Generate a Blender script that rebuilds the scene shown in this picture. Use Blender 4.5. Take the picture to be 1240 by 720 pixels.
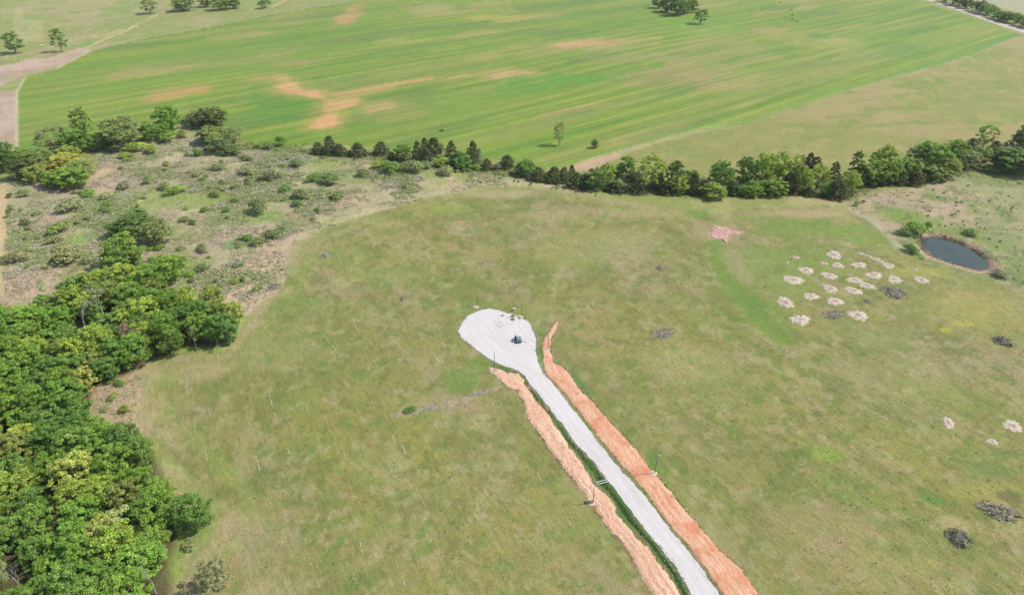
import bpy, bmesh, math, random
import numpy as np
from mathutils import Vector, Matrix

# ---------------------------------------------------------------- camera, sky, sun, exposure
for o in list(bpy.data.objects):
    bpy.data.objects.remove(o)
SC = bpy.context.scene
COL = SC.collection
CAM_H, PITCH, FPX = 120.0, math.radians(32), 827.0      # drone height, tilt below horizon, focal length in photo pixels
cam = bpy.data.cameras.new('camera')
cam.sensor_width = 36
cam.lens = 36 * FPX / 1240
cam.clip_start = 1
cam.clip_end = 20000
camo = bpy.data.objects.new('camera', cam)
camo.location = (0, 0, CAM_H)
camo.rotation_euler = (math.pi / 2 - PITCH, 0, 0)
COL.objects.link(camo)
SC.camera = camo

SUN_EL, SUN_AZ = math.radians(50), math.radians(6)      # azimuth counted from +x towards +y
world = bpy.data.worlds.new('World')
SC.world = world
world.use_nodes = True
wn = world.node_tree.nodes
wl = world.node_tree.links
sky = wn.new('ShaderNodeTexSky')
sky.sky_type = 'NISHITA'
sky.sun_disc = False
sky.sun_elevation = SUN_EL
sky.sun_rotation = math.pi / 2 - SUN_AZ
sky.altitude = 300
sky.air_density = 1.0
sky.dust_density = 1.5
bg = wn['Background']
wl.new(sky.outputs[0], bg.inputs[0])
bg.inputs[1].default_value = 0.14
sun = bpy.data.lights.new('sun', 'SUN')
sun.energy = 3.4
sun.angle = math.radians(0.5)
sun.color = (1.0, 0.955, 0.88)
suno = bpy.data.objects.new('sun', sun)
sdir = Vector((math.cos(SUN_EL) * math.cos(SUN_AZ), math.cos(SUN_EL) * math.sin(SUN_AZ), math.sin(SUN_EL)))
suno.rotation_euler = (-sdir).to_track_quat('-Z', 'Y').to_euler()
suno.location = (0, 0, 300)
COL.objects.link(suno)
SC.view_settings.view_transform = 'Standard'
SC.view_settings.look = 'None'
SC.view_settings.gamma = 1
SC.view_settings.exposure = 1.5
try:
    SC.view_settings.use_curve_mapping = False
except Exception:
    pass
HAZE = 0.00003
GAIN = 3.18      # display value of a level sunlit white surface: turns looks into base colours

# ---------------------------------------------------------------- helpers
R = random.Random(11)
RN = np.random.RandomState(5)


def lin(c):
    c = np.asarray(c, float) / 255.0
    return np.where(c <= 0.04045, c / 12.92, ((c + 0.055) / 1.055) ** 2.4)


def alb(*c):
    return lin(c) / GAIN


def G(x, y, z=0.0):
    """photo pixel -> point at height z"""
    u = (x - 620) / FPX
    v = (y - 360) / FPX
    dz = -math.sin(PITCH) - v * math.cos(PITCH)
    t = (CAM_H - z) / -dz
    return (u * t, (math.cos(PITCH) - v * math.sin(PITCH)) * t)


def GP(pts, z=0.0):
    return np.array([G(x, y, z) for x, y in pts])


def ppm(y):
    """photo pixels per metre on the ground at photo row y"""
    return (G(621, y)[0] - G(620, y)[0]) ** -1


def dep(y):
    return PITCH + math.atan((y - 360) / FPX)


def hash2(xi, yi, seed):
    h = (xi.astype(np.int64) * 374761393 + yi.astype(np.int64) * 668265263 + seed * 974711) & 0xffffffff
    h = ((h ^ (h >> 13)) * 1274126177) & 0xffffffff
    h = (h ^ (h >> 16)) & 0xffffff
    return h / float(0xffffff)


def vnoise(x, y, seed=0):
    xf = np.floor(x)
    yf = np.floor(y)
    fx = x - xf
    fy = y - yf
    fx = fx * fx * (3 - 2 * fx)
    fy = fy * fy * (3 - 2 * fy)
    a = hash2(xf, yf, seed)
    b = hash2(xf + 1, yf, seed)
    c = hash2(xf, yf + 1, seed)
    d = hash2(xf + 1, yf + 1, seed)
    return (a * (1 - fx) + b * fx) * (1 - fy) + (c * (1 - fx) + d * fx) * fy


def fbm(x, y, size, octv=4, seed=0, gain=0.5):
    """0..1, mean .5; size = largest feature in metres"""
    t = 0
    amp = 1
    tot = 0
    ca, sa = math.cos(0.6), math.sin(0.6)
    x = x / size
    y = y / size
    for k in range(octv):
        t = t + amp * vnoise(x, y, seed + k * 17)
        tot += amp
        amp *= gain
        x, y = (x * ca - y * sa) * 2.03 + 3.1, (x * sa + y * ca) * 2.03 - 1.7
    return t / tot


def sstep(a, b, x):
    t = np.clip((x - a) / (b - a), 0, 1)
    return t * t * (3 - 2 * t)


def sdpoly(px, py, poly, pad=30.0):
    """signed distance to polygon, negative inside (clamped to pad outside the box)"""
    poly = np.asarray(poly)
    out = np.full(px.shape, pad)
    lo = poly.min(0) - pad
    hi = poly.max(0) + pad
    m = (px > lo[0]) & (px < hi[0]) & (py > lo[1]) & (py < hi[1])
    if not m.any():
        return out
    x = px[m]
    y = py[m]
    d2 = np.full(x.shape, 1e12)
    ins = np.zeros(x.shape, bool)
    n = len(poly)
    for i in range(n):
        ax, ay = poly[i]
        bx, by = poly[(i + 1) % n]
        ex, ey = bx - ax, by - ay
        L = ex * ex + ey * ey + 1e-12
        t = np.clip(((x - ax) * ex + (y - ay) * ey) / L, 0, 1)
        d2 = np.minimum(d2, (x - ax - t * ex) ** 2 + (y - ay - t * ey) ** 2)
        c = ((ay > y) != (by > y)) & (x < (bx - ax) * (y - ay) / (by - ay + 1e-12) + ax)
        ins ^= c
    out[m] = np.sqrt(d2) * np.where(ins, -1, 1)
    return out


def dline(px, py, pts, pad=30.0):
    pts = np.asarray(pts)
    out = np.full(px.shape, pad)
    lo = pts.min(0) - pad
    hi = pts.max(0) + pad
    m = (px > lo[0]) & (px < hi[0]) & (py > lo[1]) & (py < hi[1])
    x = px[m]
    y = py[m]
    d2 = np.full(x.shape, pad * pad)
    for i in range(len(pts) - 1):
        ax, ay = pts[i]
        ex, ey = pts[i + 1] - pts[i]
        L = ex * ex + ey * ey + 1e-12
        t = np.clip(((x - ax) * ex + (y - ay) * ey) / L, 0, 1)
        d2 = np.minimum(d2, (x - ax - t * ex) ** 2 + (y - ay - t * ey) ** 2)
    out[m] = np.sqrt(d2)
    return out


def mesh_np(name, V, F, smooth=True):
    V = np.asarray(V, np.float32)
    F = np.asarray(F, np.int32)
    me = bpy.data.meshes.new(name)
    n, k = F.shape
    me.vertices.add(len(V))
    me.vertices.foreach_set('co', V.ravel())
    me.loops.add(n * k)
    me.loops.foreach_set('vertex_index', F.ravel())
    me.polygons.add(n)
    me.polygons.foreach_set('loop_start', np.arange(0, n * k, k, dtype=np.int32))
    me.polygons.foreach_set('use_smooth', np.full(n, smooth))
    me.update(calc_edges=True)
    return me


def col_attr(me, C, name='Col'):
    a = me.attributes.new(name, 'FLOAT_COLOR', 'POINT')
    C = np.asarray(C, np.float32)
    a.data.foreach_set('color', np.c_[C, np.ones(len(C), np.float32)].ravel())


def f_attr(me, v, name):
    a = me.attributes.new(name, 'FLOAT', 'POINT')
    a.data.foreach_set('value', np.asarray(v, np.float32))


def put(name, me, mat=None, parent=None, loc=None):
    o = bpy.data.objects.new(name, me)
    if mat is not None and len(me.materials) == 0:
        me.materials.append(mat)
    if parent is not None:
        o.parent = parent
    if loc is not None:
        o.location = loc
    COL.objects.link(o)
    return o


def empty(name, loc, rz=0.0, sc=(1, 1, 1)):
    o = bpy.data.objects.new(name, None)
    o.empty_display_size = 0.5
    o.location = loc
    o.rotation_euler = (0, 0, rz)
    o.scale = sc
    COL.objects.link(o)
    return o


def tag(o, label=None, cat=None, group=None, kind=None):
    if label:
        o['label'] = label
    if cat:
        o['category'] = cat
    if group:
        o['group'] = group
    if kind:
        o['kind'] = kind
    return o


# ---------------------------------------------------------------- materials
def newmat(name, rough=0.95, spec=0.15):
    m = bpy.data.materials.new(name)
    m.use_nodes = True
    b = m.node_tree.nodes['Principled BSDF']
    b.inputs['Roughness'].default_value = rough
    b.inputs['Specular IOR Level'].default_value = spec
    return m, m.node_tree.nodes, m.node_tree.links, b


def N(nodes, kind, **kw):
    n = nodes.new(kind)
    for k, v in kw.items():
        setattr(n, k, v)
    return n


def noise(nodes, links, vec, scale, detail=3, rough=0.6):
    n = nodes.new('ShaderNodeTexNoise')
    n.inputs['Scale'].default_value = scale
    n.inputs['Detail'].default_value = detail
    n.inputs['Roughness'].default_value = rough
    if vec is not None:
        links.new(vec, n.inputs['Vector'])
    return n.outputs['Fac']


def remap(nodes, links, src, a, b, c, d):
    n = nodes.new('ShaderNodeMapRange')
    n.inputs['From Min'].default_value = a
    n.inputs['From Max'].default_value = b
    n.inputs['To Min'].default_value = c
    n.inputs['To Max'].default_value = d
    links.new(src, n.inputs['Value'])
    return n.outputs[0]


def mathn(nodes, links, op, a, b):
    n = nodes.new('ShaderNodeMath')
    n.operation = op
    for i, s in enumerate((a, b)):
        if isinstance(s, (int, float)):
            n.inputs[i].default_value = s
        else:
            links.new(s, n.inputs[i])
    return n.outputs[0]


def mixc(nodes, links, fac, a, b, mode='MIX'):
    n = nodes.new('ShaderNodeMix')
    n.data_type = 'RGBA'
    n.blend_type = mode
    for s, i in ((fac, 0), (a, 6), (b, 7)):
        if isinstance(s, (int, float)):
            n.inputs[i].default_value = s
        elif isinstance(s, (tuple, list, np.ndarray)):
            n.inputs[i].default_value = (*s[:3], 1)
        else:
            links.new(s, n.inputs[i])
    return n.outputs[2]


def scalec(nodes, links, colr, val):
    """colour * value"""
    n = nodes.new('ShaderNodeVectorMath')
    n.operation = 'SCALE'
    links.new(colr, n.inputs[0])
    links.new(val, n.inputs['Scale'])
    return n.outputs[0]


def bump(nodes, links, b, h, strength, dist):
    n = nodes.new('ShaderNodeBump')
    n.inputs['Strength'].default_value = strength
    n.inputs['Distance'].default_value = dist
    links.new(h, n.inputs['Height'])
    links.new(n.outputs[0], b.inputs['Normal'])


def coords(nodes):
    return nodes.new('ShaderNodeTexCoord').outputs['Object']


def ground_material(name, grain=0.52, turn=-58, swaths=False):
    m, n, l, b = newmat(name)
    at = N(n, 'ShaderNodeAttribute', attribute_name='Col')
    ro = N(n, 'ShaderNodeAttribute', attribute_name='rough')
    co = coords(n)
    mp = n.new('ShaderNodeMapping')
    mp.vector_type = 'TEXTURE'
    mp.inputs['Rotation'].default_value = (0, 0, math.radians(turn))
    mp.inputs['Scale'].default_value = (2.6, 0.7, 1)
    l.new(co, mp.inputs['Vector'])
    n1 = noise(n, l, mp.outputs[0], 0.9, 5, 0.7)
    n2 = noise(n, l, co, 2.6, 4, 0.72)
    n3 = noise(n, l, co, 0.22, 4, 0.6)
    s = mathn(n, l, 'MULTIPLY', remap(n, l, n1, 0.25, 0.75, 1 - grain * .55, 1 + grain * .55), remap(n, l, n2, 0.25, 0.75, 1 - grain * .8, 1 + grain * .8))
    # rougher ground cover has stronger grain
    amt = remap(n, l, ro.outputs['Fac'], 0, 1, 0.6, 1.25)
    s = mathn(n, l, 'ADD', 1.0, mathn(n, l, 'MULTIPLY', mathn(n, l, 'SUBTRACT', s, 1.0), amt))
    c = scalec(n, l, at.outputs['Color'], s)
    tan = mixc(n, l, 1.0, c, (1.14, 0.98, 1.0), 'MULTIPLY')
    grn = mixc(n, l, 1.0, c, (0.93, 1.03, 0.88), 'MULTIPLY')
    c = mixc(n, l, remap(n, l, n3, 0.3, 0.7, 0, 1), grn, tan)
    if swaths:
        def lane(w, le, det, rgh):
            q = n.new('ShaderNodeMapping')
            q.vector_type = 'TEXTURE'
            q.inputs['Rotation'].default_value = (0, 0, math.radians(turn))
            q.inputs['Scale'].default_value = (le, w, 1)
            l.new(co, q.inputs['Vector'])
            return noise(n, l, q.outputs[0], 1.0, det, rgh)
        for w, le, a_, b_, dk, lt in ((3.2, 150, .40, .60, (.86, .94, .84), (1.13, 1.05, 1.06)), (1.4, 50, .36, .64, (.90, .96, .92), (1.11, 1.04, 1.06)), (8.0, 320, .42, .58, (.93, .98, .90), (1.08, 1.02, 1.05))):
            c = mixc(n, l, remap(n, l, lane(w, le, 1.5, .5), a_, b_, 0, 1), mixc(n, l, 1.0, c, dk, 'MULTIPLY'), mixc(n, l, 1.0, c, lt, 'MULTIPLY'))
    l.new(c, b.inputs['Base Color'])
    bump(n, l, b, mathn(n, l, 'MULTIPLY', n2, amt), 0.55, 0.22)
    return m


def soil_material(name, c0, c1, c2, dark):
    """bare earth with wheel-worn streaks along the strip (uv: across, along in metres)"""
    m, n, l, b = newmat(name)
    uv = N(n, 'ShaderNodeUVMap', uv_map='UVMap').outputs[0]
    co = coords(n)
    mp = n.new('ShaderNodeMapping')
    mp.inputs['Scale'].default_value = (2.4, 0.07, 1)
    l.new(uv, mp.inputs['Vector'])
    s = noise(n, l, mp.outputs[0], 1.0, 4, 0.65)
    a = noise(n, l, co, 0.16, 5, 0.6)
    f = noise(n, l, co, 1.7, 5, 0.75)
    g = noise(n, l, co, 0.7, 4, 0.7)
    c = mixc(n, l, remap(n, l, s, 0.42, 0.58, 0, 1), c0, c1)
    c = mixc(n, l, remap(n, l, a, 0.45, 0.62, 0, 0.9), c, c2)
    c = mixc(n, l, remap(n, l, g, 0.58, 0.68, 0, 0.6), c, dark)
    c = scalec(n, l, c, remap(n, l, f, 0.25, 0.75, 1.22, 0.82))
    l.new(c, b.inputs['Base Color'])
    bump(n, l, b, f, 0.55, 0.3)
    return m


def gravel_material():
    m, n, l, b = newmat('gravel')
    uv = N(n, 'ShaderNodeUVMap', uv_map='UVMap').outputs[0]
    co = coords(n)
    mp = n.new('ShaderNodeMapping')
    mp.inputs['Scale'].default_value = (1.1, 0.06, 1)
    l.new(uv, mp.inputs['Vector'])
    s = noise(n, l, mp.outputs[0], 1.0, 3, 0.6)
    f = noise(n, l, co, 3.0, 5, 0.8)
    w = noise(n, l, co, 0.12, 4, 0.6)
    c = mixc(n, l, remap(n, l, s, 0.35, 0.7, 0, 1), alb(240, 233, 226), alb(224, 216, 209))
    c = mixc(n, l, remap(n, l, w, 0.5, 0.75, 0, 0.5), c, alb(216, 205, 196))
    c = scalec(n, l, c, remap(n, l, f, 0.25, 0.75, 1.14, 0.84))
    l.new(c, b.inputs['Base Color'])
    bump(n, l, b, f, 0.6, 0.12)
    return m


def foliage_material(name='foliage', transl=0.36):
    m, n, l, b = newmat(name, 0.6, 0.25)
    oi = n.new('ShaderNodeObjectInfo')
    at = N(n, 'ShaderNodeAttribute', attribute_name='tint')
    co = coords(n)
    f = noise(n, l, co, 0.55, 3, 0.6)
    s = mathn(n, l, 'MULTIPLY', at.outputs['Fac'], remap(n, l, f, 0.25, 0.75, 0.78, 1.2))
    c = scalec(n, l, oi.outputs['Color'], s)
    warm = mixc(n, l, 1.0, c, (1.14, 1.03, 0.86), 'MULTIPLY')
    cool = mixc(n, l, 1.0, c, (0.95, 0.99, 1.0), 'MULTIPLY')
    c = mixc(n, l, remap(n, l, noise(n, l, co, 1.3, 2, 0.5), 0.35, 0.65, 0, 1), cool, warm)
    l.new(c, b.inputs['Base Color'])
    tr = n.new('ShaderNodeBsdfTranslucent')
    lt = mixc(n, l, 1.0, c, (1.15, 1.2, 0.7), 'MULTIPLY')
    l.new(lt, tr.inputs['Color'])
    mx = n.new('ShaderNodeMixShader')
    mx.inputs[0].default_value = transl
    l.new(b.outputs[0], mx.inputs[1])
    l.new(tr.outputs[0], mx.inputs[2])
    l.new(mx.outputs[0], n['Material Output'].inputs['Surface'])
    return m


def attr_material(name, rough=0.95):
    """colour straight from the mesh's own 'Col' with fine grain"""
    m, n, l, b = newmat(name, rough)
    at = N(n, 'ShaderNodeAttribute', attribute_name='Col')
    f = noise(n, l, coords(n), 3.0, 3, 0.6)
    l.new(scalec(n, l, at.outputs['Color'], remap(n, l, f, 0.25, 0.75, 0.75, 1.25)), b.inputs['Base Color'])
    return m


def plain(name, c, rough=0.7, spec=0.3, metal=0.0, var=0.15, scale=4.0):
    m, n, l, b = newmat(name, rough, spec)
    b.inputs['Metallic'].default_value = metal
    f = noise(n, l, coords(n), scale, 4, 0.65)
    cc = mixc(n, l, remap(n, l, f, 0.3, 0.7, 0, 1), np.asarray(c) * (1 - var), np.asarray(c) * (1 + var))
    l.new(cc, b.inputs['Base Color'])
    return m


M_GROUND = ground_material('ground_cover')
M_HAY = ground_material('hay_grass', 0.36, 37.5, True)
M_GRAVEL = gravel_material()
M_RED = soil_material('red_clay', alb(246, 204, 168), alb(232, 166, 126), alb(228, 152, 112), alb(206, 148, 112))
M_RED2 = soil_material('pale_red_clay', alb(246, 210, 178), alb(230, 174, 138), alb(234, 186, 150), alb(184, 142, 108))
M_TAN = soil_material('tan_dirt', alb(222, 208, 186), alb(208, 192, 168), alb(214, 190, 168), alb(170, 150, 128))
M_LEAF = foliage_material()
M_ATTR = attr_material('dry_plant')
M_BARK = plain('bark', (0.10, 0.08, 0.06), 0.9, 0.1, 0, 0.35, 3)
M_GREYWOOD = plain('weathered_wood', (0.19, 0.175, 0.15), 0.9, 0.1, 0, 0.3, 3)

# ---------------------------------------------------------------- layout read from the photograph
HAY = GP([(22, 190), (22, 112), (32, 94), (70, 84), (104, 66), (140, 54), (195, 43), (250, 34), (330, 18), (400, 7), (470, -6), (600, -38),
          (900, -40), (1090, -9), (1120, 3), (1180, 23), (1236, 42), (1170, 69), (1080, 95), (980, 125), (900, 150), (850, 157), (800, 170),
          (760, 181), (700, 199), (660, 206), (620, 198), (560, 188), (520, 186), (470, 180), (400, 175), (340, 178), (305, 174), (270, 160),
          (250, 148), (215, 152), (190, 160), (150, 170), (100, 182), (60, 192)])
MOWN = GP([(218, 735), (228, 680), (262, 645), (266, 615), (243, 592), (215, 560), (190, 535), (172, 525), (168, 500), (170, 478), (182, 450),
           (200, 435), (225, 428), (272, 428), (293, 402), (312, 368), (340, 352), (350, 325), (347, 302), (362, 288), (400, 275), (440, 262),
           (480, 250), (540, 234), (590, 225), (650, 226), (720, 238), (790, 248), (840, 256), (870, 261), (900, 254), (950, 250), (1000, 248),
           (1030, 255), (1060, 273), (1085, 297), (1110, 313), (1140, 324), (1180, 336), (1240, 351), (1300, 366), (1400, 500), (1400, 760),
           (700, 850), (218, 850)])
SCRUB = GP([(8, 215), (108, 225), (120, 186), (200, 165), (240, 154), (280, 182), (340, 180), (385, 188), (480, 196), (560, 207), (640, 214), (720, 235),
            (650, 228), (590, 226), (540, 236), (480, 252), (440, 264), (400, 277), (362, 290), (346, 303), (351, 326), (341, 353), (312, 369), (290, 396),
            (250, 370), (205, 340), (120, 340), (60, 372), (4, 378)])
SEPAST = GP([(1032, 256), (1030, 246), (1060, 232), (1120, 222), (1160, 208), (1200, 212), (1260, 205), (1320, 200), (1330, 372), (1240, 351), (1180, 336),
             (1140, 324), (1110, 313), (1085, 297), (1060, 273)])
MIDPAST = GP([(1236, 43), (1420, -10), (1500, 150), (1260, 175), (1140, 190), (1000, 212), (880, 225), (700, 215), (690, 202), (760, 182), (850, 158), (900, 151),
              (980, 126), (1080, 96), (1170, 70)])
FOREST = GP([(-60, 375), (30, 382), (70, 368), (110, 350), (190, 345), (232, 368), (270, 388), (284, 402), (262, 420), (225, 418), (180, 437), (150, 458),
             (112, 482), (108, 505), (150, 532), (188, 556), (206, 590), (212, 640), (206, 700), (205, 770), (205, 850), (-140, 850), (-140, 500)])
LTRACK = GP([(-10, 108), (30, 92), (66, 84), (100, 66), (108, 60), (92, 60), (60, 70), (32, 72), (14, 79), (-10, 80)])
LTRACK2 = GP([(-12, 112), (20, 108), (21, 140), (19, 170), (14, 180), (-12, 182)])
LSTRIP = GP([(-30, 225), (9, 222), (9, 270), (6, 320), (2, 358), (-30, 368)])
FOOTPATH = GP([(104, 58), (125, 48), (150, 38), (170, 27), (190, 17), (207, 11)])
FOOTPATH2 = GP([(82, 50), (104, 45), (126, 43), (146, 36), (165, 31)])
REDPATCH = GP([(864, 272), (875, 275), (888, 279), (899.4, 280.6), (893, 284), (886.5, 282.7), (881, 285.5), (881.6, 290.3), (879, 294), (876, 290.3),
               (862, 287), (860.6, 284.7), (864.7, 277)])
BURN = GP([(835, 262), (858, 268), (868, 285), (858, 291), (845, 284), (838, 275)])
SWALE = GP([(842, 258), (868, 290), (880, 330), (900, 362), (918, 385), (948, 412)])
POND_Z = -0.9
POND = GP([(1118.8, 292.5), (1125, 289), (1134, 288.5), (1144.6, 291), (1157.5, 294.4), (1170.4, 300), (1180.8, 306.5), (1189.8, 313), (1194.3, 319.6),
           (1192.4, 324.8), (1183.4, 325.6), (1170.4, 322.5), (1157.5, 318.6), (1142, 314), (1129, 308), (1121.3, 300.2)], POND_Z)
BANK = GP([(1111, 298), (1114, 288), (1122, 282.5), (1136, 282.5), (1152, 286), (1168, 293), (1183, 295), (1188, 303), (1201, 316), (1213, 327), (1203, 331),
           (1181, 330), (1163, 325), (1142, 318), (1123, 312.5), (1113, 305)])
GULLY = GP([(240, 172), (200, 205), (130, 235), (104, 258), (104, 280), (150, 330)])
CREEK = GP([(290, 176), (380, 182), (480, 192), (560, 203), (610, 208), (680, 217), (760, 230), (860, 233), (960, 231), (1020, 236), (1060, 220), (1150, 206), (1240, 196), (1300, 192)])

ROAD_L = [(591.7, 373.3), (578.8, 376.5), (567, 382.3), (558, 392.6), (554.9, 400.4), (559.4, 408.8), (565.8, 413.3), (576.2, 422.4), (589, 433), (602.6, 440),
          (614.3, 444.5), (627, 449), (636, 455.5), (642.7, 466.5), (653, 478), (667.2, 496.2), (680, 513), (700.7, 540), (717.5, 556.8), (735.6, 580),
          (752.4, 602), (773, 630.4), (797, 659), (820, 687.5), (837.5, 720), (858, 758), (885, 805), (915, 860)]
ROAD_R = [(591.7, 373.3), (604.6, 375.8), (620, 380.4), (630.4, 384.6), (639.5, 388.8), (644.7, 397.8), (648.5, 406.8), (649, 414.6), (648.6, 423), (651, 434),
          (657, 452.3), (666, 461.3), (676.3, 473), (690.5, 492.4), (704.7, 509), (727.8, 540), (747.2, 563.3), (762.7, 580), (780.8, 600.7), (804, 631.7),
          (840, 675), (872.5, 720), (900, 758), (932, 805), (968, 860)]
DL_L = [(591.5, 446), (592, 449), (598.8, 452.3), (609, 462.6), (614, 469.7), (626, 473), (632.4, 482), (637.5, 492.4), (636, 496), (642.7, 509), (661, 537), (680, 564.5),
        (703, 591.7), (717.5, 610.5), (731.7, 631.7), (760, 665), (792.5, 720), (815, 760), (850, 820)]
DL_R = [(591.5, 444.5), (602.6, 446), (615.5, 451.2), (627.2, 452.3), (635, 462.6), (645.3, 475.6), (649, 484.6), (660.8, 493.6), (669.8, 511.7), (690.3, 540), (705.8, 563.3),
        (718.8, 584), (731.7, 595.6), (740.7, 607.2), (744.6, 620), (770, 648), (800, 682.5), (825, 719), (850, 760), (884, 820)]
DR_L = [(674.0, 388.8), (666.6, 400.4), (660, 406.8), (658, 422.4), (657.5, 436.8), (659.5, 448.4), (664, 456.5), (677, 468), (685, 477), (699.3, 495.2), (712, 510.7),
        (733, 540), (752.5, 562), (769, 577.5), (788.5, 604.6), (812, 634), (846, 676), (877.5, 720), (906, 760), (940, 808)]
DR_R = [(675, 388.8), (675.7, 391.3), (671.8, 401.7), (668, 410.7), (666.6, 422.4), (669.8, 439.4), (680, 442.6), (689.2, 452.3), (699.5, 467.8), (706, 476.8), (719, 486),
        (726, 496), (747.5, 520), (768, 541), (783.4, 562), (793.7, 573.6), (817, 602), (845, 635), (870, 665), (895, 687.5), (917.5, 720), (945, 758), (980, 808)]
DITCH_POLY = GP([(600, 446), (616, 450), (629, 452), (637, 460), (650, 484), (664, 494), (672, 512), (692, 540), (708, 563), (722, 584), (735, 596), (744, 610), (748, 622),
                 (774, 648), (804, 682), (829, 719), (860, 772), (880, 772), (838, 720), (820, 687), (774, 630), (753, 602), (736, 580), (718, 557), (701, 540), (681, 513), (654, 478), (643, 466), (636, 455), (614, 444), (602, 440)])
DITCH_LINE = GP([(640, 464), (652, 482), (668, 500), (696, 540), (725, 579), (748, 608), (785, 650), (820, 700), (850, 752)])


ROADPOLY = np.vstack([GP(ROAD_L), GP(ROAD_R)[::-1]])


def hgt(x, y):
    """terrain height; x, y arrays or numbers"""
    sc = np.isscalar(x)
    x = np.atleast_1d(np.asarray(x, float))
    y = np.atleast_1d(np.asarray(y, float))
    h = 1.6 * (fbm(x, y, 170, 2, 41) - 0.5)
    h = h * sstep(14, 60, dline(x, y, np.array([G(625, 385), G(640, 460), G(870, 720)]), 61))
    # rough scrub
    s = sdpoly(x, y, SCRUB)
    rs = sstep(3, -8, s)
    if rs.max() > 0:
        h = h + rs * 1.3 * (fbm(x, y, 26, 3, 52) - 0.5)
    h = h - 1.3 * np.exp(-(dline(x, y, GULLY, 16) / 4.5) ** 2)
    h = h - 0.9 * np.exp(-(dline(x, y, CREEK, 20) / 6.0) ** 2)
    h = h - 0.5 * np.exp(-(dline(x, y, DITCH_LINE, 6) / 1.1) ** 2) * sstep(0.0, 0.9, sdpoly(x, y, ROADPOLY, 6))
    h = h - 0.35 * np.exp(-(dline(x, y, SWALE, 16) / 4.0) ** 2)
    b = sdpoly(x, y, BANK)
    h = h + 0.25 * np.exp(-((b - 1.5) / 1.5) ** 2)
    pd = sdpoly(x, y, POND, 12)
    h = np.minimum(h, POND_Z + 0.34 * (pd - 0.75))
    h = h - 0.3 * np.exp(-(dline(x, y, GP([(866, 280), (892, 282)]), 12) / 3.5) ** 2)
    return float(h[0]) if sc else h


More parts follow.
